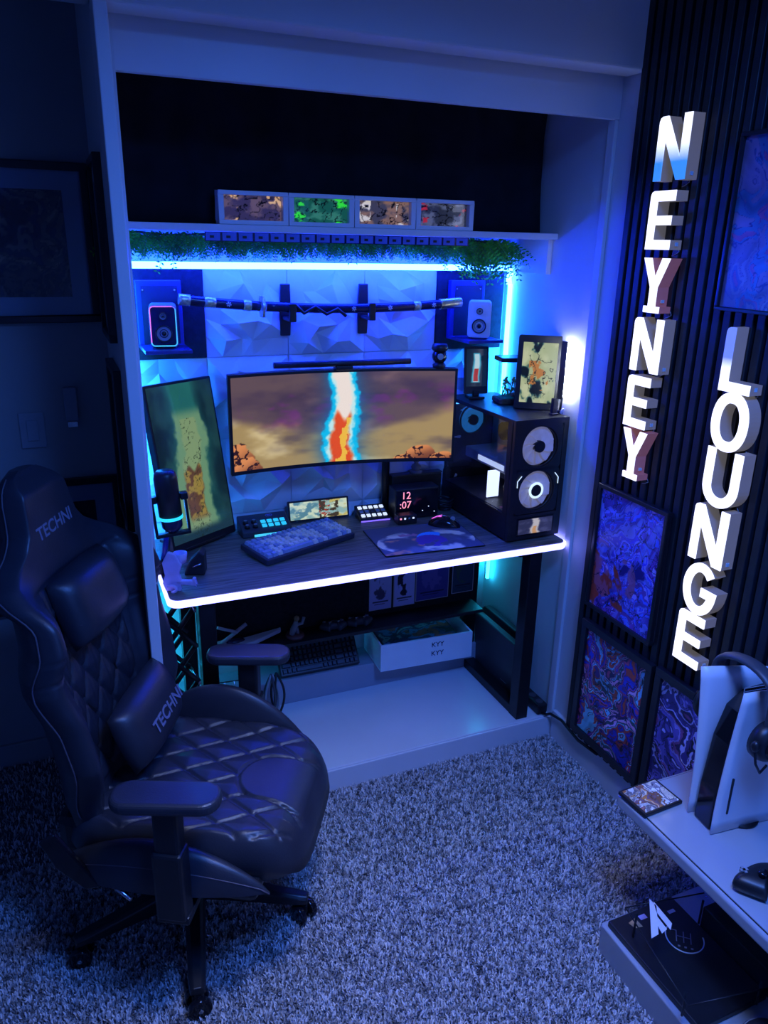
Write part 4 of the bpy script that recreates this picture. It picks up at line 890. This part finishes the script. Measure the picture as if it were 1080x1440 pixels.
# ------------------------------------------------------------------ pictures on the slat wall
def wallmx(y, z): return frame_mx((1.6215, y, z), (0, -1, 0), (0, 0, 1))
a_cols = [(92, 70, 170), (120, 120, 215), (70, 60, 190), (150, 130, 210), (104, 60, 150), (80, 96, 210)]
def a_art(u, v):
    out = swirl_art([(int(r*1.25), int(g*1.25), min(255, int(b*1.15))) for r, g, b in a_cols], 163, 2.2, 2.8, (50, 36, 120), .016)(u, v); st = fbm((u-v*.6)*16, (u+v)*2, 165); out = mixc(out, (150, 160, 240), sstep(.62, .72, st)*.6)
    k = sstep(.5, .57, fbm(u*4, v*5, 167))*(np.hypot((u-.1)/.45, (v-.08)/.42) < 1); out = mixc(out, (196, 74, 52), k)
    k = sstep(.55, .62, fbm(u*6, v*6, 168))*(np.hypot((u-.3)/.4, (v-.35)/.25) < 1); out = mixc(out, (200, 110, 130), k*.8); return mixc(out, (24, 20, 60), (1-sstep(.006, .02, np.abs(fbm(u*7, v*9, 169)-.5)))*.9)
framed('wall_print', 'blue and violet abstract print in a black frame under the first sign column', wallmx(1.782, .882), .322, .440, .013, a_art, 190, 260, depth=.02)
framed('wall_print', 'dark multicoloured abstract print, lower left on the slat wall', wallmx(1.768, .382), .352, .452, .026, swirl_art([(205, 80, 120), (44, 60, 190), (90, 44, 130), (215, 80, 56), (130, 205, 225), (60, 90, 90), (235, 170, 200), (44, 36, 90)], 171, 2.4, 3.0, inkw=.022), 200, 260, depth=.02)
framed('wall_print', 'purple and grey swirling abstract print behind the white console', wallmx(1.415, .392), .322, .452, .026, swirl_art([(176, 152, 225), (120, 100, 185), (70, 56, 120), (210, 196, 245), (54, 40, 84), (160, 88, 140)], 181, 2.2, 3.0, inkw=.022), 180, 250, depth=.02)
def d_art(u, v):
    out = swirl_art([(128, 104, 140), (146, 124, 150), (96, 92, 140), (165, 84, 130), (78, 108, 150), (134, 108, 142)], 191, 1.5, 2.0, (40, 44, 110), .014)(u, v); k = sstep(.52, .6, fbm(u*4, v*4, 195)); return mixc(out, (60, 120, 200), k*.5*(u > .5))
framed('wall_print', 'lavender and pink abstract print at the upper right of the slat wall', wallmx(1.40, 1.893), .345, .42, .010, d_art, 160, 200, depth=.02)

# ------------------------------------------------------------------ the sign letters
def letter_geo(ch, w_, h, s, d, mx, z0, inset=0):
    mb = MB(); i = inset
    def poly(pts):
        mb.prism(pts, d, mx, z0)
    if ch == 'N':
        yA = s*h/(w_-1.15*s); yB = h-yA; r = .45*s
        poly([(0, 0), (0, h-r), (r*.3, h-r*.3), (r, h), (1.15*s, h), (w_-s, yA*1.12), (w_-s, h), (w_, h), (w_, 0), (w_-1.15*s, 0), (s, yB-.12*yA), (s, 0)])
    elif ch == 'E':
        r = .45*s; w2 = w_*.84
        poly([(0, 0), (0, h-r), (r*.3, h-r*.3), (r, h), (w2, h), (w2, h-s), (s, h-s), (s, h/2+s*.45), (w2*.94, h/2+s*.45), (w2*.94, h/2-s*.45), (s, h/2-s*.45), (s, s*.95), (w2, s*.95), (w2, 0)])
    elif ch == 'L':
        r = .4*s; poly([(0, 0), (0, h-r), (r*.3, h-r*.3), (r, h), (s, h), (s, s*.95), (w_*.88, s*.95), (w_*.88, 0)])
    elif ch == 'Y':
        c = w_*.46; f = h*.12; w2 = w_*.92
        poly([(0, h), (s*1.1, h), (c, h*.64), (w2-1.1*s, h), (w2, h), (c+s*.52, h*.47), (c+s*.52, f), (c+s*1.15, f), (c+s*1.15, 0), (c-s*1.15, 0), (c-s*1.15, f), (c-s*.52, f), (c-s*.52, h*.47)])
    elif ch == 'O':
        pts = [(w_/2+(w_-s)/2*math.copysign(abs(math.cos(a))**.85, math.cos(a)), h/2+(h-s)/2*math.copysign(abs(math.sin(a))**.95, math.sin(a))) for a in [2*PI*k/40 for k in range(40)]]; mb.ribbon(pts, s, d, mx, z0, True)
    elif ch == 'U':
        ra = (w_-s)/2; pts = [(s/2, h)]+[(w_/2+ra*math.cos(a), s/2+ra+ra*math.sin(a)) for a in [PI+PI*k/16 for k in range(17)]]+[(w_-s/2, h)]; mb.ribbon(pts, s, d, mx, z0)
    elif ch == 'G':
        pts = [(w_/2+(w_-s)/2*math.cos(a), h/2+(h-s)/2*math.sin(a)) for a in [R(42+k*(318-0)/30) for k in range(31)]]
        pts = pts[:-1]+[(w_-s/2, h*.46), (w_*.55, h*.46)]; mb.ribbon(pts, s*.96, d, mx, z0)
    return mb
def letter_mat(name, lo, hi, lowc, hic):   # two faces fade by height: uneven inner light painted into the emission
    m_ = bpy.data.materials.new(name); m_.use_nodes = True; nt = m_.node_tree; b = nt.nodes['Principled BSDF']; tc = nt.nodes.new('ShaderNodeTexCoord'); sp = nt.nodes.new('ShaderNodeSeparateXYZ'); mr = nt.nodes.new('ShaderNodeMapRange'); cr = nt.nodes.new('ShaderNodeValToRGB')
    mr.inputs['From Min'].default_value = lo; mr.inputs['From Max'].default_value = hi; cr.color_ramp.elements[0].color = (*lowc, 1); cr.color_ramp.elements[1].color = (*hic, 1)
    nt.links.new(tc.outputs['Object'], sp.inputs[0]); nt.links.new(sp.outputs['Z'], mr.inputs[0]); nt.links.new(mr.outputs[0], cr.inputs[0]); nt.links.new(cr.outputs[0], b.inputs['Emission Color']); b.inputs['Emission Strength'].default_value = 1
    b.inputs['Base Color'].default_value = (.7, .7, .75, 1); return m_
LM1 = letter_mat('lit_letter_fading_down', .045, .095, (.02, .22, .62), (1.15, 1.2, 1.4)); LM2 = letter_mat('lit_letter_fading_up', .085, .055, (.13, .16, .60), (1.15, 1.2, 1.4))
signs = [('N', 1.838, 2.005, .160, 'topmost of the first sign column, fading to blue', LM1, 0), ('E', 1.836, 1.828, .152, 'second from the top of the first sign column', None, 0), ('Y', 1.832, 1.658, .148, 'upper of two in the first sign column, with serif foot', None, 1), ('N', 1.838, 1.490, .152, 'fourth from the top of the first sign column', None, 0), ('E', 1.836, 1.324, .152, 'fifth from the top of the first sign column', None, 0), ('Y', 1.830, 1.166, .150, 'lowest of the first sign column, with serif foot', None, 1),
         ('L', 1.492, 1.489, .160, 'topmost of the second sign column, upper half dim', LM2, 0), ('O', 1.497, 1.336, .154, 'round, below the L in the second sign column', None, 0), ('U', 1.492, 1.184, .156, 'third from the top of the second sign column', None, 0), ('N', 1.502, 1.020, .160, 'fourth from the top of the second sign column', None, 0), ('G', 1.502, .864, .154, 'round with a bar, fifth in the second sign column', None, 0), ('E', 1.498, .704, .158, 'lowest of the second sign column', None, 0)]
for ch, y, z, h, lab, lm, pk in signs:
    t = thing('sign_letter', f'white glowing letter {ch}, {lab}', 'letter', (1.6215, y, z), 0, 'glowing sign letters on the slat wall')
    w_ = .118 if ch in 'NOUG' else .112; s_ = .027
    mx = frame_mx((0, 0, 0), (0, -1, 0), (0, 0, 1))
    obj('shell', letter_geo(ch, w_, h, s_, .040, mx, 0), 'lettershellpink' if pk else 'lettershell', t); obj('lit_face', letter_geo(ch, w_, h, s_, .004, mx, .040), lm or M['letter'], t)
    if ch not in 'G': obj('cord', MB().tube([(-.006, -w_*.80, .006), (-.004, -w_*.84, -.004), (-.003, -w_*.70, -.012), (-.003, -w_*.6, -.015)], .0012, 5), 'grey', t)
    if ch in 'NEYLE': obj('switch', B(-.026, -.016, -w_*(1.0 if ch == 'N' else .86)-.003, -w_*(1.0 if ch == 'N' else .86), .010, .020) if ch != 'Y' else B(-.026, -.016, -w_*.62-.003, -w_*.60, .028, .036), 'whitepaint', t)

# ------------------------------------------------------------------ TV stand on the right with console
def tvstand():
    t = thing('media_stand', 'white lacquered low media stand with inset glass top at the right', 'media stand', (0, 0, 0))
    x0, x1, y1, y0 = 1.262, 1.618, 1.318, .25
    def slabp(xa, xb, ya, yb, r): return rrect(xb-xa, yb-ya, r, 6, (xa+xb)/2, (ya+yb)/2)
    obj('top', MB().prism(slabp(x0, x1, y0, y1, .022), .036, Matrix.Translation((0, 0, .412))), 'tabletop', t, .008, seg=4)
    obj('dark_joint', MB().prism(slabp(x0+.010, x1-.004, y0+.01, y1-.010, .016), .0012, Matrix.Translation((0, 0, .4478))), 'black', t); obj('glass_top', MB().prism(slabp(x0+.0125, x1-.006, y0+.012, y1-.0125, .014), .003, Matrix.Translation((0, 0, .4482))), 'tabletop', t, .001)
    obj('base', MB().prism(slabp(1.196, x1, .25, 1.232, .010), .100, Matrix.Identity(4)), 'tabletop', t, .004)
    obj('side_panel', B(1.52, x1, .40, .43, .10, .412), 'tabletop', t); obj('back_panel', B(1.60, x1, .30, 1.15, .10, .412), 'tabletop', t)
tvstand()
ZT = .4525
t = thing('picture_coaster', 'small square picture tile with tan and white print on the media stand', 'coaster', (1.330, 1.258, ZT), R(3)); obj('frame', B(-.068, .062, -.052, .048, 0, .010), 'black', t, .002)
art('print', .116, .088, swirl_art([(190, 120, 60), (214, 200, 176), (130, 124, 130), (226, 222, 214), (150, 90, 60), (120, 90, 110)], 201, 1.5, 1.2, inkw=.015), 110, 90, Matrix.Translation((-.003, -.002, .0106)), 'print', t)
# console: two white curved side plates round a black core
def console():
    t = thing('game_console', 'tall white game console with black core standing on the media stand', 'console', (1.378, 1.135, ZT), R(-6))
    core = [(.0, .0), (.245, 0), (.245, .36), (.16, .375), (.075, .365), (.034, .33), (.012, .25), (.0, .1)]
    mx = frame_mx((.010, .032, .0), (1, 0, 0), (0, 0, 1)); obj('core', MB().prism(core, .057, mx), 'blackgloss', t, .004)
    for k in range(3): obj('vent_line', B(.05+.012*k, .20, -.012+.012*k, -.009+.012*k, .370, .3775), 'steel', t)
    def plate(side, out):
        # out: outline (x, z); surface bows outward towards the top front
        rows = []
        for i in range(13):
            q = i/12; row = []
            for j in range(11):
                p = j/10; xf = out(q); x = xf+(.262-xf)*p; z = .002+(.400-.03*p*p)*q*(1 if side < 0 else 1.045) ; bow = (.030 if side > 0 else .004)*(q**2.0)*(1-p)**1.5+.006*(1-q)**2*(1-p)
                row.append(Vector((x, side*((.040 if side > 0 else .031)+bow)-.002, z)))
            rows.append(row)
        return MB().grid(rows)
    for side, fn in ((-1, lambda q: .004+.026*max(0, q-.15)**1.3), (1, lambda q: -.016*q)):
        o = obj('side_plate', plate(side, fn), 'white', t, fix=False); so = o.modifiers.new('t', 'SOLIDIFY'); so.thickness = .004; so.offset = 0
    obj('disc_slot', B(.040, .045, -.0415, -.0330, .055, .160), 'black', t, .001)
    obj('foot', MB().lathe([(.0005, 0), (.05, 0), (.05, .006), (.0005, .006)], 24, Matrix.Translation((.12, 0, 0))), 'black', t)
console()
def headset():
    t = thing('headset', 'black gaming headset hung over the top of the white console', 'headset', (1.436, 1.128, 0))
    zt = .862
    def Q(a): return Vector((0, .085*math.cos(a), zt-.0+.055*math.sin(a)))
    pts = [Vector((.0, -.088, .79))]+[Q(PI+PI*k/14*-1+PI*0) for k in range(0)]+[Vector((0, -.086*math.cos(PI*k/14), zt+.052*math.sin(PI*k/14))) for k in range(15)]+[Vector((.0, .088, .79))]
    rows = []
    for i, p in enumerate(pts):
        tn = (pts[min(i+1, len(pts)-1)]-pts[max(i-1, 0)]).normalized(); nn = Vector((1, 0, 0)).cross(tn)
        rows.append([p+Vector((.020*math.cos(a), 0, 0))+nn*.009*math.sin(a) for a in [2*PI*k/12 for k in range(12)]])
    mb = MB().grid(rows, True, True); obj('headband', mb, 'darkgrey', t)
    for sy in (-1, 1):
        c = obj('ear_cup', MB().lathe([(.0005, .026), (.032, .026), (.045, .018), (.050, .004), (.048, -.012), (.0005, -.014)], 28, frame_mx((0, sy*.084, .750), (1, 0, 0), (0, 0, 1)) if sy < 0 else frame_mx((0, sy*.084, .750), (-1, 0, 0), (0, 0, 1))), 'black', t)
        obj('outer_disc', MB().cyl((0, sy*.108, .750), (0, sy*.116, .750), .030, 24), 'blackgloss', c)
    obj('microphone', MB().tube([(-.03, -.12, .715), (-.055, -.125, .705), (-.075, -.125, .735), (-.082, -.122, .770)], .003, 8).sphere((-.083, -.122, .782), .010, 12, (1, 1, 1.4)), 'black', t)
    obj('cable', MB().tube([(-.005, -.12, .705), (-.012, -.13, .665), (.012, -.14, .645), (.05, -.15, .66), (.10, -.15, .64)], .003, 8), 'black', t)
headset()
t = thing('game_controller', 'black game controller lying on the media stand at the right edge', 'controller', (1.372, .925, ZT), R(-12)); pad(t, 'black', 1.08, 'blackgloss')
# lower shelf things
t = thing('game_case', 'flat black box with white gear-pattern circle on the lower shelf', 'box', (1.318, 1.062, .1008), R(1)); obj('box', B(-.108, .112, -.170, .156, 0, .018), 'black', t, .003)
cz = .0188; c0 = Vector((.044, .034, cz))
obj('circle_print', MB().tube([c0+Vector((.048*math.cos(a), .048*math.sin(a), 0)) for a in [R(95+8.3*k) for k in range(30)]], .0018, 5), 'whitepaint', t)
g = MB(); gx = frame_mx(c0, (.75, -.66, 0), (.66, .75, 0))
for k in range(3): g.box(-.022+.018*k, -.0195+.018*k, -.018, .018, 0, .0006, mx=gx)
g.box(-.022, .0165, -.001, .001, 0, .0006, mx=gx); g.box(-.034, -.022, .016, .018, 0, .0006, mx=gx)
for k in range(3): g.box(-.018+.016*k, -.012+.016*k, -.034, -.029, 0, .0006, mx=gx)
obj('gear_print', g, 'grey', t); obj('tan_sticker', MB().prism([(-.062, .128), (-.036, .134), (-.034, .104), (-.058, .108)], .0006, Matrix.Translation((0, 0, cz))), mat('tan_sticker', (.5, .30, .14), .6, noise=(40, .2)), t); obj('label', B(.062, .084, .108, .118, cz, cz+.0006), 'whitepaint', t); obj('label', B(-.024, -.002, .122, .136, cz, cz+.0006), 'purple', t)
t = thing('glass_shelf', 'clear glass shelf with dark edges and a flat white F shape above the gear-pattern box', 'shelf', (0, 0, 0)); q = [(1.220, 1.174), (1.166, .913), (1.270, .930), (1.60, .85), (1.60, 1.20)]
q = [(1.220, 1.176), (1.170, .900), (1.400, .860), (1.450, 1.136)]
obj('sheet', MB().prism(q[::-1], .003, Matrix.Translation((0, 0, .1985))), 'glass', t)
for a, b in ((q[3], q[0]), (q[0], q[1]), (q[1], q[2])): obj('dark_edge', MB().tube([(a[0], a[1], .200), (b[0], b[1], .200)], .0018, 5), 'black', t)
for px, py in ((1.236, 1.150), (1.196, .930), (1.43, 1.118), (1.385, .885)): obj('peg', MB().cyl((px, py, .1195 if px < 1.41 else .1195), (px, py, .1983), .003, 8), 'black', t)
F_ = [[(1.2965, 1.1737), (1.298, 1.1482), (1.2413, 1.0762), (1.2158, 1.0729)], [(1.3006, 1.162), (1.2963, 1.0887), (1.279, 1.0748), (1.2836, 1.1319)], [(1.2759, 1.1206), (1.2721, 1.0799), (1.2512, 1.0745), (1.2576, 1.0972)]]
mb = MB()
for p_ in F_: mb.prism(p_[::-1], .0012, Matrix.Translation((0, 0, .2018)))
obj('f_shape', mb, 'white', t)  # flat white F-shaped pieces on top of the glass
t = thing('black_case', 'large matt black case on the lower shelf under the stand top', 'case', (1.50, .93, .1008), R(1)); obj('lid', B(-.062, .090, -.24, .19, .0, .075), 'black', t, .004); obj('handle', MB().tube([(-.064, -.16, .05), (-.080, -.16, .05), (-.080, -.08, .05), (-.064, -.08, .05)], .005, 8), 'black', t)
t = thing('cable_pouch', 'dark pouch with shiny seams at the bottom right corner of the lower shelf', 'pouch', (1.325, .80, .1008), R(10)); obj('pouch', MB().sphere((0, 0, .022), .06, 18, (1.2, 1.0, .36)), 'leather', t); obj('seam', MB().tube([(.064*math.cos(a), .054*math.sin(a), .030) for a in [R(60+10*k) for k in range(12)]], .002, 6), 'grey', t)

# ------------------------------------------------------------------ gaming chair
def chair():
    t = thing('gaming_chair', 'black quilted leather gaming chair standing on the carpet', 'chair', (.20, 1.77, 0), R(-30))
    def sm(x): x = min(max(x, 0), 1); return x*x*(3-2*x)
    # seat cushion: quilted top, rounded edges
    nu, nv = 130, 116; top = []; u0, u1, hv = -.25, .370, .248
    for i in range(nu+1):
        row = []
        for j in range(nv+1):
            a = -1+2*i/nu; b = -1+2*j/nv
            k = 1/max(1e-6, (abs(a)**5+abs(b)**5)**.2)*max(abs(a), abs(b)) if (a or b) else 1
            u = (u0+u1)/2+(u1-u0)/2*a*k; v = hv*b*k*(1-.06*sm((u-.1)/.3))
            e = 1-max(abs(a), abs(b)); z = .392+.088*(1-(1-min(e/.16, 1))**2.2)**.5
            z -= .045*sm((u-.22)/.16)**2; z += .012*sm((abs(v)-.16)/.08)
            p = math.hypot(max(0, .235-u+0)*1.0 if u < .235 else 0, v)
            nose = (u > .235 and abs(v) < .085) or (u <= .235 and math.hypot(u-.235, v) < .085)
            dn = (abs(v)-.085) if u > .235 else math.hypot(u-.235, v)-.085
            if u > .235: dn -= .25*(u-.235)*.5
            if e > .08:
                if dn < 0: z += .004
                else:
                    q1 = ((u*.62+v)/.092) % 1; q2 = ((u*.62-v)/.092) % 1
                    g_ = min(min(q1, 1-q1), min(q2, 1-q2)); z += .005*sm(g_/.5)-.007*(1-sm(g_/.075))
                z -= .008*(1-sm(abs(dn)/.006))
            row.append(Vector((u, v, z)))
        top.append(row)
    mb = MB().grid(top)
    rim = top[0]+[r_[-1] for r_ in top[1:]]+top[-1][::-1][1:]+[r_[0] for r_ in top[::-1][1:-1]]
    low = [Vector((p.x*.96+.002, p.y*.95, .352)) for p in rim]; mb.grid([rim, low], True, True); mb.add(low, [list(range(len(low)))])
    obj('seat', mb, 'leather', t)
    for s_ in (-1, 1):
        P = []
        for i in range(25):
            q = i/24; u = -.20+.50*q; hgt = math.sin(PI*(.10+.90*q))**.75; zc = .365; row = []
            for k in range(13):
                a = PI*k/12; row.append(Vector((u, s_*(.262+.046*math.cos(a)*max(hgt, .05)), zc+(.215 if s_ > 0 else .115)*hgt*math.sin(a))))
            P.append(row)
        b = MB().grid(P); obj('side_bolster', b, 'leather', t, fix=False)
        bp = obj('bolster_piping', MB().tube([Vector((-.20+.50*i/24, s_*(.262+.043*math.cos(R(35))*max(math.sin(PI*(.10+.90*i/24))**.75, .15)), .366+(.215 if s_ > 0 else .115)*math.sin(PI*(.10+.90*i/24))**.75*math.sin(R(35)))) for i in range(25)], .0022, 5), 'piping', t)
    obj('seat_pan', MB().box(-.22, .27, -.265, .265, .325, .375), 'black', t, .02)
    # backrest
    TL = R(9); ct, st = math.cos(TL), math.sin(TL)
    def bk(s, v, n): return Vector((-.215-s*st+n*ct, v, .445+s*ct+n*st))
    prof = [(0, .215), (.08, .235), (.18, .262), (.30, .272), (.40, .292), (.47, .285), (.54, .272), (.60, .264), (.635, .245), (.66, .200), (.69, .145), (.72, .118), (.76, .108), (.80, .102), (.83, .088), (.85, .062), (.86, .03)]
    def hw(s):
        for (a, b), (c, d) in zip(prof, prof[1:]):
            if s <= c: k = (s-a)/(c-a); return b+(d-b)*k
        return prof[-1][1]
    ns, nt_ = 150, 110; F = []; Bk = []
    def wrap(s): return .045+.050*sm((s-.04)/.16)-.02*sm((s-.28)/.12)+.035*sm((s-.42)/.08) if s < .5 else .110*(1-sm((s-.545)/.125))
    def front(s, tt, w_):
        v = w_*tt; at = abs(tt); edge = 1-at
        n = wrap(s)*at**2.4+.048+.026*sm((s+.02)/.16)*(1-sm((s-.50)/.14))*sm((at-.60)/.18)
        th = .048+.026*sm((at-.60)/.18)
        n -= th*(1-(1-(1-min(edge/.14, 1))**2)**.5)
        if s > .80: n = n*(.25+.75*sm((.862-s)/.06))
        if at < .56 and .06 < s < .545:
            q1 = ((v*1.0+s*.62)/.085) % 1; q2 = ((v*1.0-s*.62)/.085) % 1; g_ = min(min(q1, 1-q1), min(q2, 1-q2)); n += .006*sm(g_/.5)-.010*(1-sm(g_/.085))
            g3 = (v/.0425) % 1; g3 = min(g3, 1-g3); n -= .005*(1-sm(g3/.12))*(s > .2)
        n -= .009*(1-sm(abs(at-.57)/.03))*(s < .6)
        n -= .006*(1-sm(abs(s-.60)/.006))*(at < .75)
        if s > .40: n -= .006*(1-sm(abs(s-.43)/.006))*(at > .62)+.006*(1-sm(abs(s-.48)/.006))*(at > .62)
        return v, n
    for i in range(ns+1):
        s = .86*i/ns; w_ = hw(s); row = []
        for j in range(nt_+1): v, n = front(s, -1+2*j/nt_, w_); row.append(bk(s, v, n))
        for j in range(1, 16):
            tt = 1-2*j/16; row.append(bk(s, w_*tt, wrap(s)*abs(tt)**2.4-.05*math.sqrt(max(0, 1-tt**4))*(.4+.6*sm((.862-s)/.06))))
        F.append(row)
    mb = MB().grid(F, True, True); mb.add(F[0], [list(range(len(F[0])))[::-1]]); mb.add(F[-1], [list(range(len(F[-1])))])
    obj('backrest', mb, 'leather', t)
    for s_ in (-1, 1):
        obj('back_piping', MB().tube([bk(.03+.82*k/60, s_*hw(.03+.82*k/60)*1.004, wrap(.03+.82*k/60)) for k in range(61)], .0022, 5), 'piping', t)
    # cushions
    def cushion(name, w_, h, th, mx):
        N = 22; rows = []
        for i in range(N+1):
            row = []
            for j in range(N+1):
                a = -1+2*i/N; b = -1+2*j/N; k = ((1-a**4)*(1-b**4))**.55
                row.append(mx @ Vector((a*w_/2*(1-.06*b*b), b*h/2*(1-.07*a*a), th*k)))
            rows.append(row)
        bk_ = [[mx @ Vector((r_ if False else (a*w_/2*(1-.06*b*b)), b*h/2*(1-.07*a*a), -th*.35*((1-a**4)*(1-b**4))**.55)) for b in [-1+2*j/N for j in range(N+1)]] for a, r_ in [(-1+2*i/N, 0) for i in range(N+1)]]
        mb_ = MB().grid(rows); mb_.grid([r_[::-1] for r_ in bk_]); return obj(name, mb_, 'leather', t)
    def fr(s, v, n, rot=0, lean=0):
        x = Vector((0, 1, 0)); y = Vector((-st, 0, ct)); mm = frame_mx(bk(s, v, n), x, y); return mm @ Matrix.Rotation(rot, 4, 'Z') @ Matrix.Rotation(lean, 4, 'X')
    m1 = fr(.52, .005, .075, R(2), R(-8)); cu_ = cushion('neck_cushion', .27, .19, .062, m1); obj('seam', MB().tube([m1 @ Vector((-.12+.24*k/16, -.028+.012*math.sin(k/16*PI), .0585*((1-(-.12+.24*k/16)**4/.137**4)*.93)**.55)) for k in range(17)], .0016, 5), 'piping', cu_)
    m2 = fr(.155, .035, .125, R(4), R(-10)); cu_ = cushion('lumbar_cushion', .30, .185, .060, m2)
    text('logo', 'TECHNI', .050, m2 @ Matrix.Translation((.015, -.012, .0612)), 'thread', cu_, .0008, True)
    text('headrest_logo', 'TECHNI', .044, fr(.715, .0, .0475, R(3)), 'thread', t, .0008, True)
    for v0, v1 in ((-.095, -.055), (.10, .095)): obj('strap', MB().ribbon([(v0, .44), ((v0+v1)/2-.005, .32), (v1, .22)], .014, .002, fr(0, 0, .046) ), 'black', t)
    # recline hinge covers, mechanism
    for s_ in (-1, 1): obj('hinge_cover', MB().prism([(-.245, .47), (-.205, .50), (-.13, .40), (-.10, .36), (-.14, .345), (-.21, .40)], .014, frame_mx((0, s_*.292+.007, 0), (1, 0, 0), (0, 0, 1))), 'blackgloss', t, .004)
    obj('lever', MB().cyl((-.10, -.28, .365), (-.02, -.315, .352), .005, 8), 'steel', t); obj('mechanism', MB().box(-.13, .13, -.09, .09, .285, .327), 'black', t, .006)
    obj('lower_back_shell', MB().box(-.262, -.16, -.205, .225, .345, .47), 'black', t, .03)
    # arms
    for s_ in (-1, 1):
        au = .068; a = obj('armrest', MB().prism(rrect(.245, .092, .042, 6), .030, Matrix.Translation((au+.02, s_*.315, .640)) @ Matrix.Rotation(R(7 if s_ < 0 else 9), 4, 'Z')), 'leather', t, .011, seg=4)
        obj('arm_post', MB().box(au-.010, au+.050, s_*.315-.022, s_*.315+.022, 0.44, .642), 'black', a, .008)
        obj('arm_sleeve', MB().box(au-.016, au+.056, s_*.318-.027, s_*.318+.027, .33, .52), 'black', a, .008); obj('arm_bracket', MB().box(au-.02, au+.06, min(s_*.10, s_*.335), max(s_*.10, s_*.335), .312, .336), 'black', a, .006)
    # gas lift and five-star base
    obj('gas_lift', MB().cyl((-.0, 0, .10), (0, 0, .29), .027, 20), 'black', t); obj('base_hub', MB().lathe([(.0005, .07), (.045, .07), (.050, .10), (.045, .135), (.032, .150), (.0005, .150)], 24), 'black', t)
    for k in range(5):
        a = R(3.5+72*k); d = Vector((math.cos(a), math.sin(a), 0)); n = Vector((-d.y, d.x, 0)); rows = []
        for q, (r_, wd, z0, z1) in enumerate(((.03, .030, .080, .138), (.12, .027, .078, .128), (.22, .024, .074, .110), (.300, .022, .072, .098), (.326, .018, .072, .094))):
            c = d*r_; rows.append([c+n*wd+Vector((0, 0, z0)), c+n*wd*.9+Vector((0, 0, z1-.008)), c+n*wd*.5+Vector((0, 0, z1)), c-n*wd*.5+Vector((0, 0, z1)), c-n*wd*.9+Vector((0, 0, z1-.008)), c-n*wd+Vector((0, 0, z0))])
        mb = MB().grid(rows, False, True); mb.add(rows[0], [list(range(6))]); mb.add(rows[-1], [list(range(6))[::-1]])
        lg = obj('base_spoke', mb, 'black', t, .003)
        cp = Vector(d*.312); sw = a+[.9, .3, -.5, 1.2, .2][k]; ax = Vector((math.cos(sw), math.sin(sw), 0))
        obj('caster_wheel', MB().cyl(cp+ax*.010+Vector((0, 0, .033)), cp+ax*.029+Vector((0, 0, .033)), .030, 20).cyl(cp-ax*.029+Vector((0, 0, .033)), cp-ax*.010+Vector((0, 0, .033)), .030, 20), 'blackgloss', lg, .004)
        obj('caster_hood', MB().cyl(cp+Vector((0, 0, .050)), cp+Vector((0, 0, .076)), .012, 12).box(-.012, .012, -.012, .012, .030, .062, mx=Matrix.Translation(cp)), 'black', lg, .002)
        obj('wheel_pin', MB().cyl(cp+ax*.029+Vector((0, 0, .033)), cp+ax*.031+Vector((0, 0, .033)), .006, 10), 'steel', lg)
    for c in t.children:
        if not c.name.startswith(('base_', 'gas_')): c.location.z += .016
chair()
